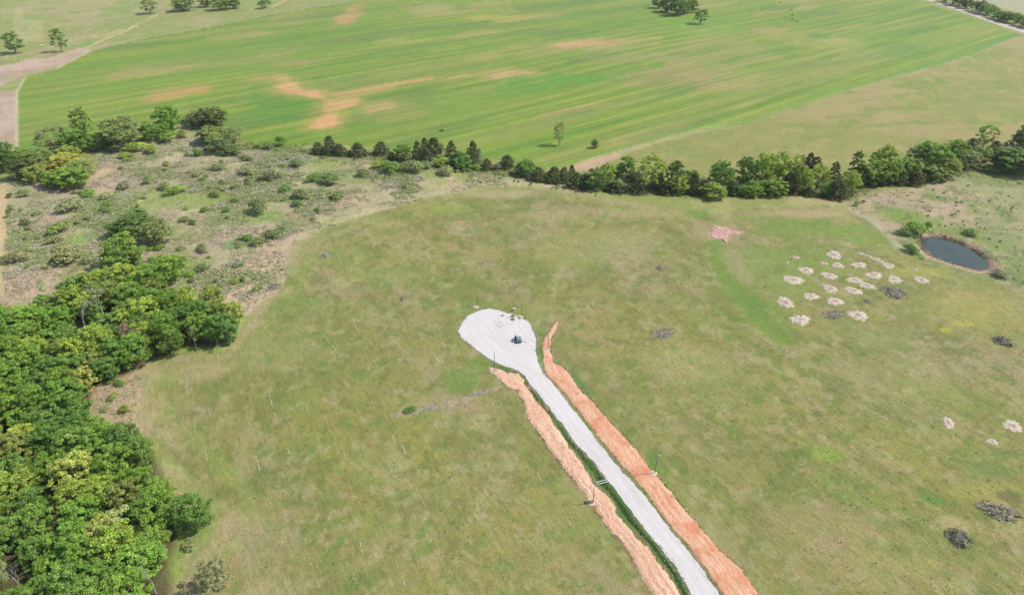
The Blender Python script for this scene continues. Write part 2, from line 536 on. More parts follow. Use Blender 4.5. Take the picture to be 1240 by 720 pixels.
# ---------------------------------------------------------------- ground sheet
def build_ground():
    ys = [-260.0]
    while ys[-1] < 3500:
        y = ys[-1]
        if y < 62:
            d = min(30, max(0.35, (66 - y) * 0.16))
        else:
            d = 0.35 * ((y + 40) / 110) ** 1.62
        ys.append(y + max(d, 0.3))
    ys = np.array(ys)
    nc = 1060
    t = np.linspace(-1, 1, nc)
    t = t * (0.86 + 0.14 * np.abs(t) ** 14)
    W = 100 + 0.83 * np.maximum(ys, 30)
    W = np.where(ys > 1100, W * (1 + (ys - 1100) / 1500), W)
    W = np.where(ys < 30, 100 + 0.83 * 30 + (30 - ys) * 0.9, W)
    X = (t[None, :] * W[:, None]).ravel()
    Y = np.repeat(ys, nc)
    nr = len(ys)
    Z = hgt(X, Y)
    Z = Z - 0.25 * sstep(-0.1, -0.9, sdpoly(X, Y, np.vstack([GP(ROAD_L), GP(ROAD_R)[::-1]])))
    for e0, e1 in ((DL_L, DL_R), (DR_L, DR_R)):
        Z = Z - 0.2 * sstep(-0.2, -0.8, sdpoly(X, Y, np.vstack([GP(e0), GP(e1)[::-1]])))

    # ---- cover colours (looks under this sun, turned to base colours at the end)
    wx = X + 6 * (fbm(X, Y, 30, 3, 7) - 0.5)
    wy = Y + 6 * (fbm(X, Y, 30, 3, 8) - 0.5)
    jag = 5 * (fbm(X, Y, 9, 3, 9) - 0.5)

    def mix(C, c, m):
        return C + (np.asarray(c, float) - C) * np.clip(m, 0, 1)[:, None]

    n_big = fbm(X, Y, 70, 4, 1)
    n_mid = fbm(X, Y, 22, 4, 2)
    n_sml = fbm(X, Y, 6, 4, 3, 0.65)
    a = math.radians(-63)
    al = X * math.cos(a) + Y * math.sin(a)
    ac = -X * math.sin(a) + Y * math.cos(a)
    n_str = fbm(al / 3.2, ac, 7, 4, 4, 0.6)
    b0 = math.radians(8)
    n_hor = fbm((X * math.cos(b0) + Y * math.sin(b0)) / 3.0, -X * math.sin(b0) + Y * math.cos(b0), 9, 4, 6, 0.6)

    one = np.ones(len(X))
    C = np.tile(np.array([152., 158., 90.]), (len(X), 1))
    rough = 0.45 * one
    # default far pasture
    C = mix(C, (170, 164, 112), sstep(0.5, 0.66, n_big))
    C = mix(C, (142, 162, 84), sstep(0.52, 0.68, n_mid))
    C = mix(C, (178, 170, 124), sstep(0.58, 0.7, n_sml) * .5)

    # mid pasture right of the hay field
    m = sstep(2, -2, sdpoly(wx, wy, MIDPAST))
    P = np.tile(np.array([150., 153., 84.]), (len(X), 1))
    P = mix(P, (166, 156, 100), sstep(0.48, 0.64, n_big))
    P = mix(P, (136, 150, 72), sstep(0.52, 0.66, n_hor))
    P = mix(P, (166, 156, 102), sstep(0.55, 0.7, n_sml) * .7)
    C = C + (P - C) * m[:, None]
    rough = rough + (0.25 - rough) * m

    # mown field
    m = sstep(0.8, -0.8, sdpoly(X, Y, MOWN) + jag * .25)
    P = np.tile(np.array([146., 146., 84.]), (len(X), 1))
    P = mix(P, (160, 150, 104), sstep(0.44, 0.60, n_big * .5 + n_mid * .5) * .9)
    P = mix(P, (132, 144, 72), sstep(0.48, 0.68, fbm(X, Y, 26, 5, 21, .65)) * .6)
    P = mix(P, (154, 150, 76), sstep(0.55, 0.68, fbm(X, Y, 45, 4, 22, .65)) * .5)
    P = mix(P, (168, 157, 118), sstep(0.51, 0.66, n_str) * .5)
    P = mix(P, (124, 132, 68), sstep(0.52, 0.66, fbm(al / 2.5, ac, 5, 4, 24, .65)) * .55)
    P = mix(P, (178, 168, 130), sstep(0.57, 0.70, fbm(X, Y, 3.5, 3, 26, .7)) * .5)
    P = mix(P, (114, 126, 64), sstep(0.57, 0.72, fbm(X + 500, Y, 3.0, 3, 27, .7)) * .55)
    P = mix(P, (112, 136, 60), sstep(0.66, 0.76, fbm(X, Y, 6, 4, 25, .6)) * .6)
    C = C + (P - C) * m[:, None]
    rough = rough + (0.4 - rough) * m
    mown = m
    edge = np.exp(-((sdpoly(X, Y, MOWN) + 2.2) / 2.2) ** 2) * mown
    C = mix(C, (182, 172, 126), edge * sstep(.4, .6, n_mid) * .6)
    C = mix(C, (150, 165, 86), np.exp(-((sdpoly(X, Y, MOWN) + 6.5) / 2.0) ** 2) * mown * .45)

    # lush ground: swale and the low ground by the hedgerow
    C = mix(C, (116, 148, 62), sstep(5.5, 1.0, dline(X, Y, SWALE, 20) + jag * .8) * .75)
    for (px, py, rx, ry, c, s) in [
            (960, 276, 70, 14, (128, 154, 70), .8), (1040, 285, 40, 14, (132, 156, 72), .7), (935, 330, 45, 40, (136, 154, 78), .7), (985, 315, 40, 22, (130, 152, 74), .6),
            (905, 360, 18, 20, (116, 148, 62), .5), (945, 385, 24, 18, (128, 150, 70), .6), (975, 259, 66, 6, (182, 166, 124), .8), (890, 320, 14, 28, (176, 164, 122), .6),
            (760, 258, 70, 7, (180, 166, 122), .6), (600, 236, 60, 6, (182, 170, 128), .7), (660, 262, 40, 10, (176, 162, 118), .5), (1180, 375, 70, 28, (172, 166, 92), .6),
            (1110, 330, 40, 8, (168, 170, 88), .6), (1000, 550, 22, 12, (136, 158, 66), .8), (1130, 480, 60, 22, (150, 156, 84), .4), (1195, 567, 26, 9, (118, 140, 72), .8),
            (1200, 595, 60, 12, (160, 160, 82), .6), (1222, 602, 14, 7, (112, 112, 70), .7), (1130, 605, 14, 8, (112, 142, 70), .8), (1152, 635, 22, 14, (190, 170, 128), .7),  # includes the dark olive ground patch behind the long brush pile
            (1060, 405, 60, 25, (146, 154, 92), .5), (560, 462, 22, 14, (120, 148, 68), .8), (585, 440, 22, 9, (124, 150, 70), .7), (575, 372, 22, 9, (120, 144, 72), .6),
            (650, 376, 24, 12, (140, 150, 78), .6), (545, 490, 55, 14, (176, 160, 120), .6), (250, 450, 40, 16, (180, 164, 122), .7), (185, 500, 16, 30, (176, 160, 116), .6),
            (320, 330, 30, 24, (196, 172, 140), .0), (360, 365, 40, 16, (134, 152, 78), .7), (330, 420, 50, 30, (148, 160, 90), .4), (410, 310, 40, 16, (146, 160, 84), .5),
            (460, 335, 60, 14, (140, 158, 82), .4), (300, 650, 50, 40, (172, 160, 118), .6), (330, 700, 60, 40, (162, 156, 104), .5), (455, 560, 60, 30, (152, 158, 96), .4),
            (700, 620, 60, 50, (150, 156, 92), .4), (620, 690, 70, 40, (158, 154, 100), .4), (820, 440, 60, 26, (176, 168, 116), .5), (1000, 640, 90, 40, (172, 158, 112), .6),
            (1050, 690, 100, 30, (168, 158, 106), .5), (760, 300, 50, 20, (172, 166, 116), .5), (700, 300, 60, 24, (156, 162, 98), .5), (880, 470, 40, 40, (146, 154, 88), .4),
            (470, 272, 30, 6, (176, 168, 110), .5), (545, 255, 30, 8, (150, 166, 84), .6), (238, 355, 30, 14, (124, 148, 78), 0), (1165, 392, 16, 5, (186, 176, 84), .8),
            (1145, 400, 10, 4, (180, 176, 74), .8), (1090, 452, 90, 22, (160, 158, 104), .5)]:
        cx, cy = G(px, py)
        s_ = ppm(py)
        ax_ = rx / s_
        ay_ = ry / s_ / math.sin(dep(py))
        q = np.sqrt(((X - cx) / ax_) ** 2 + ((Y - cy) / ay_) ** 2) + 0.9 * (n_mid - .5) + 0.7 * (n_sml - .5)
        C = mix(C, c, sstep(1.15, 0.45, q) * s)

    # scrub and rough margins
    m = sstep(1.2, -1.2, sdpoly(X, Y, SCRUB) + jag * .7)
    P = np.tile(np.array([176., 170., 130.]), (len(X), 1))
    P = mix(P, (154, 166, 96), sstep(0.42, 0.58, fbm(X, Y, 30, 4, 31)))
    P = mix(P, (192, 168, 144), sstep(0.54, 0.66, fbm(X, Y, 24, 4, 32)))
    P = mix(P, (138, 150, 90), sstep(0.56, 0.7, fbm(X, Y, 9, 4, 33, .6)) * .7)
    P = mix(P, (204, 186, 150), sstep(0.6, 0.72, fbm(X, Y, 5, 3, 34, .6)) * .7)
    C = C + (P - C) * m[:, None]
    rough = rough + (1.0 - rough) * m
    for (px, py, rx, ry, c, s) in [
            (320, 320, 34, 40, (202, 178, 148), .85), (300, 360, 34, 30, (206, 182, 150), .7), (250, 300, 26, 12, (200, 172, 158), .7), (275, 285, 14, 7, (202, 172, 160), .8), (300, 277, 26, 8, (196, 172, 154), .7),
            (260, 320, 30, 20, (176, 168, 130), .5), (130, 255, 40, 22, (142, 164, 76), .85), (108, 285, 36, 12, (136, 166, 80), .8), (250, 240, 60, 12, (146, 164, 84), .7),
            (300, 262, 40, 10, (142, 164, 86), .7), (290, 295, 20, 8, (112, 156, 90), .8), (235, 335, 14, 24, (136, 158, 96), .7), (50, 270, 30, 34, (192, 168, 144), .8), (40, 340, 40, 30, (194, 170, 146), .8),
            (200, 210, 50, 16, (170, 162, 134), .7), (230, 165, 34, 14, (168, 168, 124), .8), (215, 195, 18, 20, (172, 160, 138), .6), (330, 205, 40, 18, (172, 166, 144), .7), (350, 180, 40, 8, (204, 186, 166), .7),
            (440, 212, 80, 14, (140, 150, 96), .5), (430, 240, 70, 10, (196, 182, 148), .6), (520, 222, 60, 8, (192, 176, 140), .6), (600, 213, 40, 7, (186, 178, 128), .6), (680, 226, 44, 6, (190, 178, 140), .7), (380, 265, 40, 6, (186, 176, 130), .6),
            (180, 340, 26, 8, (168, 178, 110), .5)]:
        cx, cy = G(px, py)
        s_ = ppm(py)
        q = np.sqrt(((X - cx) / (rx / s_)) ** 2 + ((Y - cy) / (ry / s_ / math.sin(dep(py)))) ** 2) + 1.0 * (n_mid - .5) + 0.9 * (n_sml - .5)
        C = mix(C, c, sstep(1.15, 0.5, q) * s)
    # pale rim between scrub and the mown grass
    rim = np.exp(-((sdpoly(X, Y, MOWN) - 1.6) / 1.5) ** 2) * sstep(6, -2, sdpoly(X, Y, SCRUB))
    C = mix(C, (206, 190, 152), rim * .6)

    # rough pasture by the pond
    m = sstep(1.0, -1.0, sdpoly(X, Y, SEPAST) + jag * .5) * (1 - mown)
    P = np.tile(np.array([160., 162., 112.]), (len(X), 1))
    P = mix(P, (178, 164, 128), sstep(0.46, 0.62, fbm(X, Y, 28, 4, 61)))
    P = mix(P, (138, 152, 88), sstep(0.52, 0.66, fbm(X, Y, 20, 4, 62)))
    P = mix(P, (120, 130, 80), sstep(0.62, 0.72, fbm(X, Y, 5, 3, 63, .6)) * .7)
    P = mix(P, (190, 174, 144), sstep(0.62, 0.72, fbm(X, Y, 6, 3, 64, .6)) * .6)
    C = C + (P - C) * m[:, None]
    rough = rough + (0.7 - rough) * m
    for (px, py, rx, ry, c, s) in [(1095, 262, 34, 10, (132, 156, 70), .85), (1090, 245, 36, 8, (176, 162, 136), .8), (1145, 250, 30, 7, (186, 164, 138), .7), (1080, 275, 12, 8, (188, 164, 142), .7), (1105, 303, 12, 12, (106, 140, 70), .9), (1165, 280, 30, 5, (134, 154, 76), .6),
                                   (1215, 285, 26, 26, (142, 152, 98), .6), (1060, 258, 26, 6, (170, 168, 122), .5), (1215, 330, 20, 5, (116, 126, 84), .6)]:
        cx, cy = G(px, py)
        s_ = ppm(py)
        q = np.sqrt(((X - cx) / (rx / s_)) ** 2 + ((Y - cy) / (ry / s_ / math.sin(dep(py)))) ** 2) + .8 * (n_mid - .5) + .8 * (n_sml - .5)
        C = mix(C, c, sstep(1.15, 0.5, q) * s)
    # cattle path along the field edge
    pth = dline(X, Y, GP([(1028, 253), (1058, 268), (1082, 292), (1098, 306)]), 10)
    C = mix(C, (188, 180, 152), sstep(1.4, .5, pth + jag * .2) * .7)

    # pond banks
    b = sdpoly(X, Y, BANK)
    C = mix(C, (190, 168, 136), sstep(1.6, 0.2, b + jag * .3))
    C = mix(C, (176, 146, 124), sstep(0.2, -0.9, b + jag * .3))
    C = mix(C, (150, 112, 96), sstep(1.5, 0.3, sdpoly(X, Y, POND, 12) + jag * .12))
    C = mix(C, (196, 176, 152), np.exp(-((sdpoly(X, Y, POND, 12) - .35) / .3) ** 2) * sstep(.4, .6, n_sml) * .8)
    C = mix(C, (200, 146, 118), sstep(-.0, -.9, b) * sstep(0.54, 0.64, fbm(X, Y, 9, 3, 66)) * .7)

    # red washout and the dull ground above it
    C = mix(C, (172, 150, 118), sstep(1.5, -1.5, sdpoly(X, Y, BURN) + jag * .6) * .8)
    r = sdpoly(X, Y, REDPATCH, 10)
    C = mix(C, (196, 172, 132), sstep(1.5, 0.0, r) * .6)

    # wood floor and hedgerow floor
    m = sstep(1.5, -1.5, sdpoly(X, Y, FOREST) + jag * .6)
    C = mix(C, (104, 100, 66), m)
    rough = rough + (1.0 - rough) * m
    C = mix(C, (128, 132, 82), sstep(6, 2, dline(X, Y, CREEK, 20) + jag * .5) * .7)
    m = sstep(3.0, -1.0, sdpoly(X, Y, GP([(112, 500), (118, 470), (150, 460), (182, 446), (170, 478), (168, 505), (172, 527), (150, 520)])) + jag * .4)
    C = mix(C, (196, 172, 140), m * .9)
    C = mix(C, (150, 152, 100), m * sstep(.55, .68, n_sml) * .7)

    # bare strips at the left edge
    for poly, c in ((LTRACK, (200, 176, 156)), (LTRACK2, (196, 172, 154)), (LSTRIP, (204, 184, 138))):
        m = sstep(0.9, -0.9, sdpoly(X, Y, poly) + jag * .5)
        C = mix(C, c, m)
        C = mix(C, (172, 156, 122), m * sstep(.52, .64, n_mid) * .7)
    m = np.exp(-(dline(X, Y, GP([(21, 185), (21.5, 112), (31, 95), (68, 85), (103, 66), (109, 61)]), 8) / 1.0) ** 2)
    C = mix(C, (214, 196, 168), m * .8)
    for ln, w_ in ((FOOTPATH, 2.2), (FOOTPATH2, 1.6)):
        C = mix(C, (206, 188, 140), sstep(w_, .4 * w_, dline(X, Y, ln, 12) + jag * .4) * .8)
    C = mix(C, (150, 146, 104), sstep(1.6, .5, dline(X, Y, GP([(126, 30), (148, 26), (165, 30), (178, 22)]), 12) + jag * .4) * .6)
    # pale wheel lanes on the far pasture
    for xa, xb in ((23, 21), (36, 34), (48, 46)):
        C = mix(C, (190, 180, 132), sstep(5, 2, dline(X, Y, GP([(xa, 10 if xa == 23 else 24), (xb, 50)]), 12) + jag) * .5)
    C = mix(C, (206, 172, 140), sstep(2.2, .8, dline(X, Y, GP([(328, 9), (337, 5), (352, -4), (380, -14)]), 12) + jag * .3))
    C = mix(C, (178, 172, 146), sstep(4, -4, sdpoly(X, Y, GP([(1150, -8), (1300, 34), (1330, -30), (1150, -40)])) + jag) * .8)

    # lush verge in the ditch beside the drive
    d = sdpoly(X, Y, DITCH_POLY, 12)
    C = mix(C, (94, 124, 64), sstep(0.9, -0.3, d + jag * .18))
    C = mix(C, (110, 146, 66), sstep(0.8, -0.8, sdpoly(X, Y, GP([(652, 398), (656, 398), (658, 440), (655, 446), (650, 430), (650, 412)]), 10) + jag * .15) * .7)
    C = mix(C, (96, 136, 70), sstep(1.6, .3, dline(X, Y, GP([(693, 452), (704, 468), (712, 478)]), 10) + jag * .2) * .9)
    C = mix(C, (106, 138, 66), sstep(1.5, .4, dline(X, Y, GP([(792, 548), (790, 560), (788, 566)]), 10) + jag * .2) * .7)
    rough = rough + (0.8 - rough) * sstep(0.8, -0.3, d)

    # hay field, cut in long swathes
    hs = sdpoly(X, Y, HAY)
    m = sstep(0.8, -0.8, hs)
    ang = math.radians(37.5)
    u = X * math.cos(ang) + Y * math.sin(ang)
    v = -X * math.sin(ang) + Y * math.cos(ang)
    v = v + 9 * (fbm(u / 4, v, 60, 2, 70) - 0.5)

    def along(k, per, octv, seed, gain=.5):
        t = 0
        tot = 0
        for i in range(octv):
            g_ = gain ** i
            t = t + g_ * vnoise(v / per * 2.1 ** i + 7.3 * i, u / (per * k) * 1.8 ** i + 3.1 * i, seed + 13 * i)
            tot += g_
        return t / tot
    ph = 2.2 * along(6, 40, 2, 71)
    am = along(5, 45, 3, 72)
    s1 = .5 + .5 * np.sin(2 * math.pi * v / 14.5 + ph * 3)
    s4 = along(10, 22, 3, 74, .6)
    P = np.tile(np.array([130., 154., 58.]), (len(X), 1))
    P = mix(P, (152, 166, 74), sstep(0.5, 1.0, s1) * (.25 + .6 * sstep(.35, .65, am)))
    P = mix(P, (106, 142, 52), sstep(0.5, 0.0, s1) * (.3 + .5 * sstep(.6, .4, am)))
    P = mix(P, (106, 148, 50), sstep(0.55, 0.70, s4) * .5)
    P = mix(P, (152, 156, 90), sstep(0.44, 0.30, s4) * .5)
    P = mix(P, (170, 158, 98), sstep(0.66, 0.78, along(3, 30, 2, 76, .65)) * .7)
    P = mix(P, (104, 134, 70), sstep(0.62, 0.74, along(4, 24, 2, 77, .65)) * .5)
    for (px, py, rx, ry, c, s) in [
           
            (240, 108, 20, 7, (194, 156, 102), .8), (205, 115, 22, 9, (186, 160, 98), .8), (425, 18, 14, 12, (190, 156, 106), .85), (610, 90, 40, 7, (184, 162, 112), .8), (720, 54, 40, 5, (194, 158, 110), .95),
            (720, 56, 60, 9, (170, 162, 110), .7), (840, 80, 70, 20, (168, 160, 104), .7), (800, 95, 70, 14, (168, 152, 104), .6), (890, 60, 50, 16, (166, 158, 106), .6), (1015, 50, 24, 6, (196, 174, 126), .8),
            (1010, 55, 50, 18, (172, 164, 100), .6), (930, 38, 30, 8, (186, 162, 110), .6), (860, 35, 40, 10, (168, 162, 92), .5), (590, 68, 26, 6, (176, 164, 98), .7), (480, 50, 30, 4, (180, 172, 114), .6),
            (520, 10, 30, 8, (172, 164, 110), .7), (600, 22, 40, 4, (180, 172, 88), .7), (300, 60, 80, 24, (132, 156, 76), .3), (330, 135, 50, 18, (96, 146, 54), .6), (320, 118, 50, 9, (98, 146, 54), .6),
            (670, 95, 90, 5, (92, 156, 52), .6), (640, 105, 40, 8, (94, 156, 54), .6), (990, 44, 16, 5, (92, 146, 62), .7), (850, 28, 60, 12, (112, 164, 60), .5), (1120, 60, 110, 30, (118, 156, 60), .45),
            (770, 72, 60, 8, (168, 160, 112), .5), (560, 130, 120, 20, (134, 160, 72), .3), (480, 135, 40, 16, (158, 156, 92), .5), (250, 75, 90, 16, (128, 150, 78), .4), (90, 125, 60, 24, (142, 162, 78), .4), (460, 130, 20, 8, (186, 164, 108), .6)]:
        cx, cy = G(px, py)
        s_ = ppm(py)
        q = np.sqrt(((X - cx) / (rx / s_)) ** 2 + ((Y - cy) / (ry / s_ / math.sin(dep(py)))) ** 2) + 2.0 * (fbm(u / 2.2, v, 12, 4, 78, .7) - .5) + 1.0 * (n_sml - .5)
        P = mix(P, c, sstep(1.2, 0.45, q) * s)
    nz = fbm(u / 2, v, 14, 4, 178, .65) - .5
    for ln, w_, c, st in (([(338, 93), (352, 107), (368, 114), (388, 118), (402, 121), (409, 130), (403, 143), (393, 150)], 7.5, (208, 168, 118), 1.0), ([(404, 124), (420, 128), (427, 121)], 6, (204, 164, 118), .9),
                          ([(405, 117), (436, 111), (470, 102), (505, 97), (545, 95), (590, 90), (628, 87)], 4.5, (196, 164, 108), .95), ([(600, 92), (622, 88), (642, 88)], 8, (190, 162, 116), .9), ([(310, 96), (338, 94)], 6, (186, 160, 104), .7),
                          ([(682, 56), (715, 53), (750, 51)], 7, (208, 168, 120), .95), ([(750, 51), (800, 47)], 5, (176, 160, 108), .7)):
        dd = dline(X, Y, GP(ln), 40)
        P = mix(P, (166, 160, 88), sstep(w_ * 2.6, w_ * .6, dd + nz * 26) * .6)
        P = mix(P, c, sstep(w_ * .95, w_ * .25, dd + nz * 20 + (n_sml - .5) * 10) * st)
    C = C + (P - C) * m[:, None]
    rough = rough + (0.3 - rough) * m
    # weedy margins along its edges
    C = mix(C, (124, 160, 60), np.exp(-((hs + 4) / 3.0) ** 2) * sstep(0, 5, X) * .6)
    rimb = np.exp(-((dline(X, Y, GP([(690, 203), (760, 182), (800, 171), (850, 158), (900, 151), (980, 126), (1080, 96), (1170, 70), (1236, 43)]), 14)) / 2.4) ** 2)
    C = mix(C, (196, 180, 140), rimb * sstep(.40, .6, n_mid) * (.25 + .55 * sstep(130, 60, X)))
    m = sstep(2, -2, sdpoly(X, Y, GP([(690, 203), (705, 197), (735, 190), (750, 186), (744, 196), (720, 205), (700, 207)])) + jag * .6)
    C = mix(C, (202, 170, 146), m * .85)
    C = mix(C, (112, 112, 66), np.exp(-(dline(X, Y, GP([(135, 55), (195, 43.5), (250, 34.5), (330, 18.5), (400, 7.5), (470, -5.5)]), 10) / 1.2) ** 2) * sstep(.42, .55, n_sml) * .7)

    C = np.clip(C, 0, 255)
    # slight even spread so that no two spots match
    C = C * (0.94 + 0.12 * n_sml)[:, None]
    A = lin(C) / GAIN

    idx = (np.arange(nr - 1)[:, None] * nc + np.arange(nc - 1)[None, :]).ravel()
    F = np.c_[idx, idx + 1, idx + nc + 1, idx + nc]
    cxs = (X[F].mean(1))
    cys = (Y[F].mean(1))
    inhay = sdpoly(cxs, cys, HAY) < 0
    V = np.c_[X, Y, Z]
    for nm, sel, mat in (('ground', ~inhay, M_GROUND), ('hay_field', inhay, M_HAY)):
        f = F[sel]
        used = np.unique(f)
        mp = np.full(len(V), -1)
        mp[used] = np.arange(len(used))
        me = mesh_np(nm, V[used], mp[f])
        col_attr(me, A[used])
        f_attr(me, rough[used], 'rough')
        o = put(nm, me, mat)
        tag(o, kind='structure')
    bpy.data.objects['ground']['label'] = 'mown pasture, rough scrub and open ground around the gravel drive'
    bpy.data.objects['hay_field']['label'] = 'large green hay field striped by long cut swathes'


build_ground()


# ---------------------------------------------------------------- ribbons: drive, clay strips, farm road
def resample(pts, n):
    pts = np.asarray(pts, float)
    s = np.r_[0, np.cumsum(np.hypot(*np.diff(pts, axis=0).T))]
    t = np.linspace(0, s[-1], n)
    return np.c_[np.interp(t, s, pts[:, 0]), np.interp(t, s, pts[:, 1])], t


def ribbon(name, Lp, Rp, mat, n, mcols, off, jit, relief=0.0, label=None, seed=0):
    L, t = resample(GP(Lp), n)
    Rr, t2 = resample(GP(Rp), n)
    k = np.arange(n)
    f = sstep(0, 6, t)
    for E, sg in ((L, -1), (Rr, 1)):
        d = np.gradient(E, axis=0)
        d /= np.hypot(d[:, 0], d[:, 1])[:, None] + 1e-9
        j = (fbm(k * 0.35 + 100 * seed, k * 0 + 3.3 * sg, 5, 4, 80 + seed + sg, .7) - .5) * 2 * jit
        E += np.c_[-d[:, 1], d[:, 0]] * (j * f)[:, None]
    w = np.linspace(0, 1, mcols)
    X = L[:, None, 0] * (1 - w) + Rr[:, None, 0] * w
    Y = L[:, None, 1] * (1 - w) + Rr[:, None, 1] * w
    x = X.ravel()
    y = Y.ravel()
    edge = np.minimum(w, 1 - w)[None, :] * np.hypot(*(L - Rr).T)[:, None]
    z = hgt(x, y) + off
    if relief:
        ed = sstep(0.0, 0.7, edge.ravel())
        z = z + relief * ed * (0.15 + 3.2 * fbm(x, y, 1.3, 3, 90 + seed, .75) ** 2)
    me = mesh_np(name, np.c_[x, y, z], np.array([[i * mcols + jj, i * mcols + jj + 1, (i + 1) * mcols + jj + 1, (i + 1) * mcols + jj] for i in range(n - 1) for jj in range(mcols - 1)]))
    uv = me.uv_layers.new(name='UVMap')
    U = (w[None, :] * np.hypot(*(L - Rr).T)[:, None]).ravel()
    Vv = np.repeat((t + t2) / 2, mcols)
    li = np.empty(len(me.loops), np.int32)
    me.loops.foreach_get('vertex_index', li)
    uv.data.foreach_set('uv', np.c_[U[li], Vv[li]].astype(np.float32).ravel())
    o = put(name, me, mat)
    tag(o, label, None, None, 'structure')
    return o


ribbon('gravel_drive', ROAD_L, ROAD_R, M_GRAVEL, 700, 26, 0.06, 0.55, 0.0, 'white gravel drive ending in a teardrop turning circle', 1)
ribbon('clay_strip', DL_L, DL_R, M_RED2, 620, 26, 0.05, 1.0, 0.13, 'narrow strip of dug pale red clay beside the grassy ditch', 2)
ribbon('clay_strip', DR_L, DR_R, M_RED, 620, 30, 0.05, 0.7, 0.08, 'wide strip of bare red clay running along the gravel drive', 3)
ribbon('farm_road', [(1100, -8), (1120, 0), (1150, 10), (1180, 20), (1210, 31), (1242, 41), (1290, 58), (1340, 76)], [(1104, -10), (1124, -2), (1154, 7.5), (1184, 17), (1214, 27.5), (1246, 37.5), (1294, 54), (1344, 72)],
       M_TAN, 160, 5, 0.09, 0.5, 0.0, 'pale dirt farm road between the hay field corner and a bushy hedge', 4)


ribbon('bare_soil', [(861.5, 285), (862, 279), (864, 272.5), (875, 275), (888, 279), (899, 280.3)], [(861.5, 286), (864, 287.5), (876, 290), (879.5, 294), (881.5, 290), (881, 285.5), (886.5, 282.7), (893, 284), (899.2, 281)],
       soil_material('pink_clay', alb(222, 174, 160), alb(210, 156, 146), alb(228, 194, 166), alb(188, 150, 126)), 90, 14, 0.08, 0.5, 0.14, 'pink clay washout in the grass below the hedgerow', 5)


def fan(name, poly, z, mat, n=96, rings=6):
    poly, _ = resample(np.vstack([poly, poly[:1]]), n + 1)
    poly = poly[:-1]
    c = poly.mean(0)
    V = [(*c, z)]
    for r in range(1, rings + 1):
        V += [(*(c + (p - c) * r / rings), z) for p in poly]
    F = []
    for i in range(n):
        F.append((0, 1 + i, 1 + (i + 1) % n))
    me = bpy.data.meshes.new(name)
    for r in range(rings - 1):
        for i in range(n):
            a_, b_ = 1 + r * n + i, 1 + r * n + (i + 1) % n
            F.append((a_, a_ + n, b_ + n, b_))
    me.from_pydata([tuple(v) for v in V], [], F)
    me.update()
    return me


mw, n_, l_, b_ = newmat('pond_water', 0.22, 0.05)
wco = coords(n_)
l_.new(mixc(n_, l_, remap(n_, l_, noise(n_, l_, wco, 0.12, 3), 0.35, 0.7, 0, 1), alb(70, 84, 74), alb(88, 96, 80)), b_.inputs['Base Color'])
bump(n_, l_, b_, noise(n_, l_, wco, 1.4, 3), 0.12, 0.05)
pc = POND.mean(0)
pond = put('pond', fan('pond', pc + (POND - pc) * 1.12, POND_Z, mw), mw)
tag(pond, 'dark oval farm pond with bare reddish banks', None, None, 'structure')


# ---------------------------------------------------------------- trees
def quads(cent, nrm, size, asp=1.0):
    """leaf faces: centres, normals -> verts, faces"""
    n = len(cent)
    nrm = nrm / (np.linalg.norm(nrm, axis=1)[:, None] + 1e-9)
    r = RN.normal(size=(n, 3))
    t = np.cross(nrm, r)
    t /= np.linalg.norm(t, axis=1)[:, None] + 1e-9
    b = np.cross(nrm, t)
    s = size[:, None] * 0.5
    j = lambda: (0.75 + 0.5 * RN.rand(n, 1))
    bend = nrm * s * 0.35
    V = np.stack([cent - t * s * j() * asp - b * s * .5 * j() - bend, cent + t * s * .2 - b * s * j(), cent + t * s * j() * asp + b * s * .4 * j() - bend, cent - t * s * .2 + b * s * j()], 1).reshape(-1, 3)
    F = np.arange(4 * n).reshape(n, 4)
    return V, F


def leaf_clumps(clumps, per, size, up=0.35, jit=0.52, shell=0.62):
    """clumps: (centre, radii(3), tint)"""
    C, Nn, S, T = [], [], [], []
    for c, r, tint in clumps:
        n = max(4, int(per * RN.uniform(.8, 1.2)))
        d = RN.normal(size=(n, 3))
        d[:, 2] = np.where(d[:, 2] < -0.35, -d[:, 2] * .6, d[:, 2])
        d /= np.linalg.norm(d, axis=1)[:, None]
        rad = shell + (1 - shell) * RN.rand(n, 1) ** .5
        C.append(np.asarray(c) + d * rad * np.asarray(r))
        Nn.append(d + np.array([0, 0, up]) + RN.normal(size=(n, 3)) * jit)
        S.append(size * RN.uniform(.65, 1.35, n))
        T.append(np.full(n, tint) * RN.uniform(.72, 1.28, n))
    V, F = quads(np.vstack(C), np.vstack(Nn), np.concatenate(S))
    return V, F, np.repeat(np.concatenate(T), 4)


def crown_mesh(name, clumps, per, size, **kw):
    V, F, T = leaf_clumps(clumps, per, size, **kw)
    me = mesh_np(name, V, F, False)
    f_attr(me, T, 'tint')
    me.materials.append(M_LEAF)
    return me


def tube_mesh(name, segs, mat, sides=5):
    """segs: list of (p0, p1, r0, r1)"""
    V, F = [], []
    for p0, p1, r0, r1 in segs:
        p0 = np.asarray(p0, float)
        p1 = np.asarray(p1, float)
        d = p1 - p0
        d = d / (np.linalg.norm(d) + 1e-9)
        a_ = np.cross(d, [0.31, 0.92, 0.23])
        a_ /= np.linalg.norm(a_) + 1e-9
        b_ = np.cross(d, a_)
        o = len(V)
        for p, r in ((p0, r0), (p1, r1)):
            for k in range(sides):
                q = 2 * math.pi * k / sides
                V.append(p + (a_ * math.cos(q) + b_ * math.sin(q)) * r)
        for k in range(sides):
            F.append((o + k, o + (k + 1) % sides, o + sides + (k + 1) % sides, o + sides + k))
        F.append(tuple(o + sides + k for k in range(sides)))
    me = bpy.data.meshes.new(name)
    me.from_pydata([tuple(v) for v in V], [], F)
    me.polygons.foreach_set('use_smooth', np.full(len(me.polygons), True))
    me.materials.append(mat)
    me.update()
    return me


